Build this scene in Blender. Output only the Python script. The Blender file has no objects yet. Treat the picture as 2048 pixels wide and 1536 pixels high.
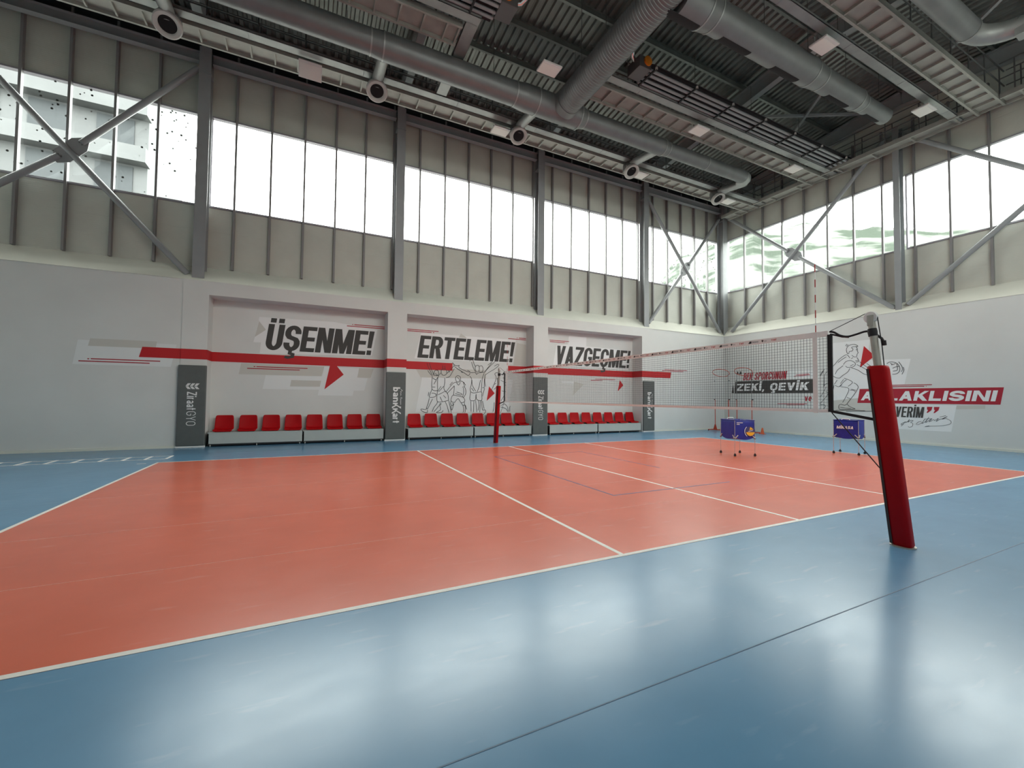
import bpy, bmesh, math, random
from mathutils import Vector, Matrix, Quaternion
random.seed(7)
C = bpy.context.scene.collection
sc = bpy.context.scene
R = math.radians

# ------------------------------------------------------------------ camera
W_PX, H_PX, F_PX = 2048, 1536, 836.27
cam_d = bpy.data.cameras.new('camera'); cam = bpy.data.objects.new('camera', cam_d); C.objects.link(cam)
cam_d.sensor_fit = 'HORIZONTAL'; cam_d.sensor_width = 36.0
cam_d.lens = F_PX / W_PX * 36.0
cam_d.clip_start = 0.05; cam_d.clip_end = 400
yaw, pitch, roll = 1.1199, 0.0332, 0.0099
fw = Vector((math.cos(pitch)*math.cos(yaw), math.cos(pitch)*math.sin(yaw), math.sin(pitch)))
rt = Vector((math.sin(yaw), -math.cos(yaw), 0)); up = rt.cross(fw)
rt, up = math.cos(roll)*rt + math.sin(roll)*up, -math.sin(roll)*rt + math.cos(roll)*up
M = Matrix((rt, up, -fw)).transposed().to_4x4(); M.translation = (-5.8626, -7.8269, 1.5756)
cam.matrix_world = M
sc.camera = cam

# ------------------------------------------------------------------ world: flat overcast sky
SKY = 6.0
world = bpy.data.worlds.new('overcast_sky'); sc.world = world; world.use_nodes = True
wn = world.node_tree.nodes; bg = wn['Background']
bg.inputs[0].default_value = (1.0, 0.99, 0.96, 1); bg.inputs[1].default_value = SKY
# light portals in the window openings (they only guide the sampling of the sky)
def portal(name, loc, size_x, size_y, rot):
    d = bpy.data.lights.new(name, 'AREA'); d.shape = 'RECTANGLE'; d.size = size_x; d.size_y = size_y
    d.cycles.is_portal = True
    o = bpy.data.objects.new(name, d); C.objects.link(o); o.location = loc; o.rotation_euler = rot; o['kind'] = 'helper'
portal('window_portal', (0, 8.32, 9.0), 31, 3.0, (R(-90), 0, 0))
portal('window_portal', (3.0, -8.62, 9.0), 12.2, 3.0, (R(90), 0, 0))  # covers the added openings in the near wall
portal('window_portal', (15.17, 0, 9.0), 3.0, 16, (R(0), R(90), 0))
sc.view_settings.view_transform = 'Standard'; sc.view_settings.look = 'None'
sc.view_settings.gamma = 1.0; sc.view_settings.use_curve_mapping = False
sc.view_settings.exposure = 1.3
cy = sc.cycles
cy.max_bounces = 8; cy.diffuse_bounces = 5; cy.glossy_bounces = 3; cy.transparent_max_bounces = 12; cy.transmission_bounces = 2
cy.caustics_reflective = False; cy.caustics_refractive = False
cy.sample_clamp_indirect = 6.0

# ------------------------------------------------------------------ materials
def mat(name, col, rough=0.6, metal=0.0, var=0.0, scale=4.0, bump=0.0, bscale=40.0, spec=0.5, stretch=None):
    m = bpy.data.materials.new(name); m.use_nodes = True
    nt = m.node_tree; b = nt.nodes['Principled BSDF']
    b.inputs['Base Color'].default_value = (*col, 1); b.inputs['Roughness'].default_value = rough
    b.inputs['Metallic'].default_value = metal; b.inputs['Specular IOR Level'].default_value = spec
    if var > 0 or bump > 0:
        tc = nt.nodes.new('ShaderNodeTexCoord'); mp = nt.nodes.new('ShaderNodeMapping')
        nt.links.new(tc.outputs['Object'], mp.inputs[0])
        if stretch: mp.inputs['Scale'].default_value = stretch
    if var > 0:
        n = nt.nodes.new('ShaderNodeTexNoise'); n.inputs['Scale'].default_value = scale; n.inputs['Detail'].default_value = 5
        nt.links.new(mp.outputs[0], n.inputs['Vector'])
        r = nt.nodes.new('ShaderNodeValToRGB')
        r.color_ramp.elements[0].position = 0.3; r.color_ramp.elements[1].position = 0.7
        r.color_ramp.elements[0].color = (*[c*(1-var) for c in col], 1)
        r.color_ramp.elements[1].color = (*[min(1, c*(1+var)) for c in col], 1)
        nt.links.new(n.outputs[0], r.inputs[0]); nt.links.new(r.outputs[0], b.inputs['Base Color'])
    if bump > 0:
        n2 = nt.nodes.new('ShaderNodeTexNoise'); n2.inputs['Scale'].default_value = bscale; n2.inputs['Detail'].default_value = 3
        nt.links.new(mp.outputs[0], n2.inputs['Vector'])
        bp = nt.nodes.new('ShaderNodeBump'); bp.inputs['Strength'].default_value = bump; bp.inputs['Distance'].default_value = 0.01
        nt.links.new(n2.outputs[0], bp.inputs['Height']); nt.links.new(bp.outputs[0], b.inputs['Normal'])
    return m

def vinyl(name, col, dust):
    """Sports vinyl: base colour with faint scuffs, satin gloss that varies with wear."""
    m = bpy.data.materials.new(name); m.use_nodes = True; nt = m.node_tree; L = nt.links; b = nt.nodes['Principled BSDF']
    tc = nt.nodes.new('ShaderNodeTexCoord')
    def noise(scale, detail, stretch=(1, 1, 1), rot=0):
        mp = nt.nodes.new('ShaderNodeMapping'); mp.inputs['Scale'].default_value = stretch; mp.inputs['Rotation'].default_value = (0, 0, rot)
        n = nt.nodes.new('ShaderNodeTexNoise'); n.inputs['Scale'].default_value = scale; n.inputs['Detail'].default_value = detail
        L.new(tc.outputs['Object'], mp.inputs[0]); L.new(mp.outputs[0], n.inputs['Vector']); return n
    def ramp(n, p0, p1, c0, c1):
        r = nt.nodes.new('ShaderNodeValToRGB'); e = r.color_ramp.elements
        e[0].position, e[1].position = p0, p1; e[0].color, e[1].color = (*c0, 1), (*c1, 1)
        L.new(n.outputs[0], r.inputs[0]); return r
    base = ramp(noise(1.3, 6), 0.3, 0.75, [c*0.93 for c in col], [min(1, c*1.06) for c in col])
    scuff = ramp(noise(2.2, 8, (1, 5, 1), 0.5), 0.62, 0.78, (0, 0, 0), (1, 1, 1))
    mx = nt.nodes.new('ShaderNodeMix'); mx.data_type = 'RGBA'
    mu = nt.nodes.new('ShaderNodeMath'); mu.operation = 'MULTIPLY'; mu.inputs[1].default_value = 0.22
    L.new(scuff.outputs[0], mu.inputs[0]); L.new(mu.outputs[0], mx.inputs[0])
    L.new(base.outputs[0], mx.inputs[6]); mx.inputs[7].default_value = (*dust, 1)
    L.new(mx.outputs[2], b.inputs['Base Color'])
    rr = nt.nodes.new('ShaderNodeMapRange'); rr.inputs[1].default_value = 0.25; rr.inputs[2].default_value = 0.75; rr.inputs[3].default_value = 0.225; rr.inputs[4].default_value = 0.268; rr.clamp = True
    L.new(noise(3.0, 7, (1, 2.5, 1), 0.4).outputs[0], rr.inputs[0]); L.new(rr.outputs[0], b.inputs['Roughness'])
    b.inputs['Specular IOR Level'].default_value = 0.5
    bn = noise(9, 6, (1, 3, 1), 0.45); bp = nt.nodes.new('ShaderNodeBump'); bp.inputs['Strength'].default_value = 0.05; bp.inputs['Distance'].default_value = 0.004
    L.new(bn.outputs[0], bp.inputs['Height']); L.new(bp.outputs[0], b.inputs['Normal'])
    return m

def ribbed(name, col, axis=2, pitch=0.055, joints=1.0):
    """Sandwich cladding panel: fine horizontal micro-ribs and a joint line every metre."""
    m = mat(name, col, 0.55, var=0.05, scale=1.5); nt = m.node_tree; b = nt.nodes['Principled BSDF']
    tc = nt.nodes.new('ShaderNodeTexCoord'); sp = nt.nodes.new('ShaderNodeSeparateXYZ'); nt.links.new(tc.outputs['Object'], sp.inputs[0])
    def wav(period, width):
        md = nt.nodes.new('ShaderNodeMath'); md.operation = 'PINGPONG'; md.inputs[1].default_value = period/2
        nt.links.new(sp.outputs[axis], md.inputs[0])
        st = nt.nodes.new('ShaderNodeMapRange'); st.inputs[1].default_value = 0; st.inputs[2].default_value = width
        nt.links.new(md.outputs[0], st.inputs[0]); return st
    a = wav(pitch, pitch*0.3); j = wav(joints*1.13, 0.012)
    mn = nt.nodes.new('ShaderNodeMath'); mn.operation = 'ADD'
    mj = nt.nodes.new('ShaderNodeMath'); mj.operation = 'MULTIPLY'; mj.inputs[1].default_value = 3
    nt.links.new(j.outputs[0], mj.inputs[0]); nt.links.new(a.outputs[0], mn.inputs[0]); nt.links.new(mj.outputs[0], mn.inputs[1])
    bp = nt.nodes.new('ShaderNodeBump'); bp.inputs['Strength'].default_value = 0.35; bp.inputs['Distance'].default_value = 0.004
    nt.links.new(mn.outputs[0], bp.inputs['Height']); nt.links.new(bp.outputs[0], b.inputs['Normal'])
    return m

def glass_mat(name, specks):
    """Thin pane: lets light straight through, faint mirror reflection, dirt specks and grime stains."""
    m = bpy.data.materials.new(name); m.use_nodes = True; nt = m.node_tree; L = nt.links
    nt.nodes.remove(nt.nodes['Principled BSDF']); out = nt.nodes['Material Output']
    tr = nt.nodes.new('ShaderNodeBsdfTransparent'); tr.inputs[0].default_value = (0.93, 0.96, 0.95, 1)
    gl = nt.nodes.new('ShaderNodeBsdfGlossy'); gl.inputs['Roughness'].default_value = 0.05
    mx = nt.nodes.new('ShaderNodeMixShader'); mx.inputs[0].default_value = 0.05
    L.new(tr.outputs[0], mx.inputs[1]); L.new(gl.outputs[0], mx.inputs[2])
    tc = nt.nodes.new('ShaderNodeTexCoord')
    vo = nt.nodes.new('ShaderNodeTexVoronoi'); vo.inputs['Scale'].default_value = 5.5
    L.new(tc.outputs['Object'], vo.inputs['Vector'])
    lt = nt.nodes.new('ShaderNodeMath'); lt.operation = 'LESS_THAN'; lt.inputs[1].default_value = 0.16
    L.new(vo.outputs['Distance'], lt.inputs[0])
    n = nt.nodes.new('ShaderNodeTexNoise'); n.inputs['Scale'].default_value = 0.9; n.inputs['Detail'].default_value = 4
    L.new(tc.outputs['Object'], n.inputs['Vector'])
    gt = nt.nodes.new('ShaderNodeMath'); gt.operation = 'GREATER_THAN'; gt.inputs[1].default_value = specks
    L.new(n.outputs[0], gt.inputs[0])
    ml = nt.nodes.new('ShaderNodeMath'); ml.operation = 'MULTIPLY'; L.new(lt.outputs[0], ml.inputs[0]); L.new(gt.outputs[0], ml.inputs[1])
    m2 = nt.nodes.new('ShaderNodeMath'); m2.operation = 'MULTIPLY'; m2.inputs[1].default_value = 0.92; L.new(ml.outputs[0], m2.inputs[0])
    df = nt.nodes.new('ShaderNodeBsdfDiffuse'); df.inputs[0].default_value = (0.05, 0.05, 0.045, 1)
    mx2 = nt.nodes.new('ShaderNodeMixShader'); L.new(m2.outputs[0], mx2.inputs[0]); L.new(mx.outputs[0], mx2.inputs[1]); L.new(df.outputs[0], mx2.inputs[2])
    L.new(mx2.outputs[0], out.inputs[0])
    return m

def scrub(name):
    m = mat(name, (0.06, 0.075, 0.055), 0.95, spec=0.0); nt = m.node_tree; b = nt.nodes['Principled BSDF']
    tc = nt.nodes.new('ShaderNodeTexCoord'); mp = nt.nodes.new('ShaderNodeMapping'); mp.inputs['Scale'].default_value = (0.35, 0.35, 1.2)
    n = nt.nodes.new('ShaderNodeTexNoise'); n.inputs['Scale'].default_value = 0.5; n.inputs['Detail'].default_value = 8
    r = nt.nodes.new('ShaderNodeValToRGB'); e = r.color_ramp.elements
    e[0].position, e[1].position = 0.42, 0.60; e[0].color, e[1].color = (0.042, 0.052, 0.042, 1), (0.16, 0.165, 0.155, 1)
    nt.links.new(tc.outputs['Object'], mp.inputs[0]); nt.links.new(mp.outputs[0], n.inputs['Vector']); nt.links.new(n.outputs[0], r.inputs[0]); nt.links.new(r.outputs[0], b.inputs['Base Color'])
    return m

MT = dict(
    blue=vinyl('blue_sports_vinyl', (0.115, 0.275, 0.44), (0.35, 0.5, 0.62)),
    red_floor=vinyl('red_sports_vinyl', (0.68, 0.14, 0.075), (0.78, 0.42, 0.34)),
    line=mat('white_line_paint', (0.78, 0.76, 0.70), 0.45, var=0.05, scale=6),
    navy=mat('dark_blue_tape', (0.05, 0.055, 0.16), 0.5),
    seam=mat('floor_weld_seam', (0.07, 0.15, 0.24), 0.5),
    seam_red=mat('red_floor_weld_seam', (0.68, 0.30, 0.22), 0.5),
    plaster=mat('painted_plaster', (0.68, 0.69, 0.665), 0.8, var=0.03, scale=1.0, bump=0.05, bscale=60),
    cream=mat('cream_painted_plaster', (0.72, 0.72, 0.64), 0.8, var=0.03, scale=1.5),
    clad=ribbed('ribbed_cladding', (0.52, 0.535, 0.475)),
    steel=mat('grey_painted_steel', (0.28, 0.295, 0.30), 0.45, var=0.05, scale=3),
    steel_d=mat('dark_grey_steel', (0.10, 0.10, 0.10), 0.5),
    stud=mat('brown_grey_stud_steel', (0.22, 0.215, 0.215), 0.5),
    alu=mat('grey_window_aluminium', (0.34, 0.33, 0.36), 0.4, 0.3),
    roof=mat('galvanised_roof_deck', (0.22, 0.235, 0.22), 0.38, 0.55, var=0.12, scale=2.0),
    deckplate=mat('galvanised_deck_plate', (0.34, 0.345, 0.31), 0.5, 0.15, var=0.12, scale=2.5),
    galv=mat('galvanised_sheet', (0.32, 0.335, 0.325), 0.45, 0.45, var=0.10, scale=3.0),
    duct=mat('duct_sheet_metal', (0.185, 0.195, 0.195), 0.45, 0.4, var=0.08, scale=3.0),
    shiny=mat('polished_duct_steel', (0.75, 0.76, 0.74), 0.18, 0.95),
    black=mat('black_rubber', (0.012, 0.012, 0.014), 0.6),
    void=mat('black_paint', (0.02, 0.02, 0.022), 0.7),
    grille=mat('dark_grille', (0.025, 0.025, 0.026), 0.8, spec=0.1),
    ringgrey=mat('light_grey_plastic', (0.52, 0.52, 0.49), 0.5),
    lamp=mat('opal_lamp_cover', (0.80, 0.79, 0.74), 0.5),
    lampframe=mat('white_lamp_frame', (0.72, 0.72, 0.70), 0.5),
    orange=mat('orange_burner_paint', (0.75, 0.25, 0.02), 0.45),
    pad=mat('charcoal_vinyl_pad', (0.105, 0.115, 0.11), 0.6, var=0.05, scale=6, bump=0.1, bscale=120),
    white=mat('white_print', (0.80, 0.80, 0.78), 0.6),
    printwhite=mat('white_wall_print', (0.82, 0.83, 0.82), 0.75),
    printlight=mat('pale_grey_wall_print', (0.76, 0.78, 0.77), 0.75),
    printbeige=mat('beige_grey_wall_print', (0.58, 0.57, 0.52), 0.75),
    printdark=mat('charcoal_wall_print', (0.055, 0.052, 0.048), 0.7),
    printred=mat('red_wall_print', (0.50, 0.008, 0.012), 0.65),
    printmaroon=mat('maroon_wall_print', (0.40, 0.012, 0.03), 0.65),
    ink=mat('black_line_print', (0.03, 0.033, 0.035), 0.7),
    seat=mat('red_seat_plastic', (0.42, 0.002, 0.005), 0.5, spec=0.15, var=0.05, scale=8),
    bench=mat('grey_bench_panel', (0.47, 0.50, 0.48), 0.5, var=0.02),
    redpad=mat('red_post_padding', (0.36, 0.002, 0.005), 0.5, spec=0.15, var=0.06, scale=5, bump=0.08, bscale=25),
    pole=mat('brushed_post_steel', (0.42, 0.42, 0.38), 0.35, 0.7, var=0.1, scale=10),
    nylon=mat('black_nylon', (0.008, 0.008, 0.010), 0.7),
    cord=mat('dark_net_cord', (0.035, 0.037, 0.037), 0.8),
    canvas=mat('white_canvas_tape', (0.90, 0.89, 0.86), 0.7, var=0.03, scale=20),
    antred=mat('red_antenna_band', (0.38, 0.02, 0.02), 0.5),
    bluebag=mat('royal_blue_nylon', (0.009, 0.018, 0.25), 0.5, var=0.15, scale=9, bump=0.3, bscale=12),
    yellow=mat('yellow_ball_print', (0.78, 0.42, 0.02), 0.5),
    chrome=mat('chrome_tube', (0.72, 0.72, 0.70), 0.25, 0.9),
    polered=mat('orange_red_stand_paint', (0.55, 0.055, 0.02), 0.45),
    cone=mat('orange_cone_plastic', (0.62, 0.11, 0.03), 0.5),
    glass=glass_mat('clear_window_glass', 0.76),
    glass_dirty=glass_mat('speckled_window_glass', 0.46),
    hill=scrub('green_hillside_scrub'),
    ground=mat('grey_gravel', (0.16, 0.16, 0.15), 0.9, var=0.2, scale=0.5),
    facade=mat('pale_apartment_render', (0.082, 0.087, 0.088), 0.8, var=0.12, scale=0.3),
    facade_d=mat('balcony_window_glass', (0.052, 0.058, 0.061), 0.5, spec=0.1, var=0.1, scale=0.5),  # own tone of the apartment windows, slightly darker than the walls
    crown=mat('dark_green_leaf', (0.05, 0.09, 0.05), 0.9, var=0.4, scale=1.0),
)

# ------------------------------------------------------------------ mesh builder
class MB:
    def __init__(s): s.v = []; s.f = []; s.mi = []; s.cur = 0
    def add(s, vs, fs):
        n = len(s.v); s.v += [tuple(p) for p in vs]
        for f in fs: s.f.append(tuple(n+i for i in f)); s.mi.append(s.cur)
        return s
    def box(s, x0, x1, y0, y1, z0, z1):
        v = [(x, y, z) for z in (z0, z1) for y in (y0, y1) for x in (x0, x1)]
        return s.add(v, [(0,2,3,1),(4,5,7,6),(0,1,5,4),(2,6,7,3),(0,4,6,2),(1,3,7,5)])
    def bar(s, p, q, w, h, upv=(0,0,1)):
        p, q = Vector(p), Vector(q); d = (q-p).normalized(); u = Vector(upv)
        if abs(d.dot(u)) > 0.99: u = Vector((0,1,0))
        a = d.cross(u).normalized()*w/2; b = a.cross(d).normalized()*h/2
        v = [c+i*a+j*b for c in (p,q) for j in (-1,1) for i in (-1,1)]
        return s.add(v, [(0,1,3,2),(4,6,7,5),(0,4,5,1),(2,3,7,6),(0,2,6,4),(1,5,7,3)])
    def tube(s, pts, r, n=10, cap=True):
        pts = [Vector(p) for p in pts]; rs = r if isinstance(r, (list, tuple)) else [r]*len(pts)
        u = None; rings = []
        for i, p in enumerate(pts):
            d = (pts[min(i+1, len(pts)-1)] - pts[max(i-1, 0)])
            d = d.normalized() if d.length > 1e-9 else Vector((0,0,1))
            if u is None:
                u = d.orthogonal().normalized()
            u = (u - d*u.dot(d)).normalized(); w = d.cross(u)
            rings.append([p + rs[i]*(math.cos(2*math.pi*k/n)*u + math.sin(2*math.pi*k/n)*w) for k in range(n)])
        v = [q for ring in rings for q in ring]; f = []
        for i in range(len(pts)-1):
            for k in range(n):
                a, b = i*n+k, i*n+(k+1) % n; f.append((a, b, b+n, a+n))
        if cap: f.append(tuple(range(n-1, -1, -1))); f.append(tuple((len(pts)-1)*n+k for k in range(n)))
        return s.add(v, f)
    def torus(s, c, axis, R_, r, n=28, m=8):
        c = Vector(c); ax = Vector(axis).normalized(); u = ax.orthogonal().normalized(); w = ax.cross(u); v = []; f = []
        for i in range(n):
            t = 2*math.pi*i/n; d = math.cos(t)*u + math.sin(t)*w
            for j in range(m):
                a = 2*math.pi*j/m; v.append(c + d*(R_ + r*math.cos(a)) + ax*r*math.sin(a))
        for i in range(n):
            for j in range(m):
                f.append((i*m+j, ((i+1) % n)*m+j, ((i+1) % n)*m+(j+1) % m, i*m+(j+1) % m))
        return s.add(v, f)
    def lathe(s, c, axis, prof, n=24):
        """prof: list of (radius, height) along axis."""
        c = Vector(c); ax = Vector(axis).normalized(); u = ax.orthogonal().normalized(); w = ax.cross(u); v = []; f = []
        for (r, h) in prof:
            for k in range(n):
                t = 2*math.pi*k/n; v.append(c + ax*h + r*(math.cos(t)*u + math.sin(t)*w))
        for i in range(len(prof)-1):
            for k in range(n):
                a, b = i*n+k, i*n+(k+1) % n; f.append((a, b, b+n, a+n))
        return s.add(v, f)
    def disc(s, c, axis, r, n=24):
        c = Vector(c); ax = Vector(axis).normalized(); u = ax.orthogonal().normalized(); w = ax.cross(u)
        return s.add([c + r*(math.cos(2*math.pi*k/n)*u + math.sin(2*math.pi*k/n)*w) for k in range(n)], [tuple(range(n))])
    def prism(s, poly, fn, h):
        """2-D polygon pushed through fn(u, v, w) for w = 0 and w = h."""
        n = len(poly); v = [fn(u, q, 0) for u, q in poly] + [fn(u, q, h) for u, q in poly]
        f = [tuple(range(n-1, -1, -1)), tuple(range(n, 2*n))] + [(i, (i+1) % n, n+(i+1) % n, n+i) for i in range(n)]
        return s.add(v, f)
    def poly(s, poly, fn, w=0.0):
        return s.add([fn(u, q, w) for u, q in poly], [tuple(range(len(poly)))])
    def extrude_x(s, yz, x0, x1):
        return s.prism(yz, lambda u, v, w: (x0 + w, u, v), x1-x0)
    def ibeam(s, p, q, b, h, tf, tw, upv=(0,0,1)):
        p, q = Vector(p), Vector(q); d = (q-p).normalized(); u = Vector(upv); a = d.cross(u).normalized(); u = a.cross(d).normalized()
        s.bar(p+u*(h/2-tf/2), q+u*(h/2-tf/2), b, tf, u); s.bar(p-u*(h/2-tf/2), q-u*(h/2-tf/2), b, tf, u)
        return s.bar(p, q, tw, h-2*tf, u)
    def build(s, name, m, parent=None, smooth=False, bevel=0.0):
        me = bpy.data.meshes.new(name); me.from_pydata(s.v, [], s.f)
        ms = m if isinstance(m, (list, tuple)) else [m]
        for x in ms: me.materials.append(MT[x] if isinstance(x, str) else x)
        if len(ms) > 1: me.polygons.foreach_set('material_index', s.mi)
        bm = bmesh.new(); bm.from_mesh(me); bmesh.ops.recalc_face_normals(bm, faces=bm.faces)
        if bevel > 0:
            bmesh.ops.bevel(bm, geom=[e for e in bm.edges if e.calc_face_angle(0) > 0.6], offset=bevel, segments=2, affect='EDGES', profile=0.6)
        bm.to_mesh(me); bm.free()
        if smooth:
            me.polygons.foreach_set('use_smooth', [True]*len(me.polygons))
            me.set_sharp_from_angle(angle=R(40))
        o = bpy.data.objects.new(name, me); C.objects.link(o)
        if parent is not None: o.parent = parent
        return o

def tag(o, label=None, cat=None, group=None, kind=None):
    if label: o['label'] = label
    if cat: o['category'] = cat
    if group: o['group'] = group
    if kind: o['kind'] = kind
    return o
def thing(name, label, cat, loc=(0,0,0), rz=0.0, group=None):
    o = bpy.data.objects.new(name, None); C.objects.link(o); o.empty_display_size = 0.1
    o.location = loc; o.rotation_euler = (0, 0, rz)
    return tag(o, label, cat, group)
def struct(o): o['kind'] = 'structure'; return o
def dup(root, loc, rz=None, label=None, group=None):
    r = root.copy(); C.objects.link(r); r.location = loc
    if rz is not None: r.rotation_euler = (0, 0, rz)
    if label: r['label'] = label
    if group: r['group'] = group
    for ch in list(root.children):
        c = ch.copy(); C.objects.link(c); c.parent = r
        for g in list(ch.children):
            d = g.copy(); C.objects.link(d); d.parent = c
    return r
def rel(o, parent):                                   # keep world-space mesh, hang it under an Empty standing elsewhere
    o.parent = parent; o.matrix_parent_inverse = Matrix.Translation(-parent.location); return o

# ------------------------------------------------------------------ stroke lettering (flat printed letters)
def arc(cx, cy_, rx, ry, a0, a1, n=14):
    return [(cx + rx*math.cos(R(a0+(a1-a0)*i/n)), cy_ + ry*math.sin(R(a0+(a1-a0)*i/n))) for i in range(n+1)]
def stroke(pts, t, closed=False, ax=1.0):
    """Flat ribbon of width t along pts; ax scales the x direction so that stems can be wider than bars."""
    p = [Vector((x/ax, y)) for x, y in pts]; n = len(p); L, Q = [], []
    for i in range(n):
        a = p[(i-1) % n] if (closed or i > 0) else None; b = p[(i+1) % n] if (closed or i < n-1) else None
        d1 = (p[i]-a).normalized() if a is not None and (p[i]-a).length > 1e-9 else None
        d2 = (b-p[i]).normalized() if b is not None and (b-p[i]).length > 1e-9 else None
        d1 = d1 if d1 is not None else d2; d2 = d2 if d2 is not None else d1
        if d1 is None: d1 = d2 = Vector((1, 0))
        n1 = Vector((-d1.y, d1.x)); n2 = Vector((-d2.y, d2.x)); m = (n1+n2)
        m = m.normalized() if m.length > 1e-6 else n1
        k = min(1.6, 1/max(0.3, m.dot(n1))); o = m*(t/2*k)
        L.append(((p[i].x+o.x)*ax, p[i].y+o.y)); Q.append(((p[i].x-o.x)*ax, p[i].y-o.y))
    out = []
    for i in range(n if closed else n-1):
        j = (i+1) % n; out.append([L[i], Q[i], Q[j], L[j]])
    return out
def rect(x0, y0, x1, y1): return [(x0,y0),(x1,y0),(x1,y1),(x0,y1)]
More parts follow.
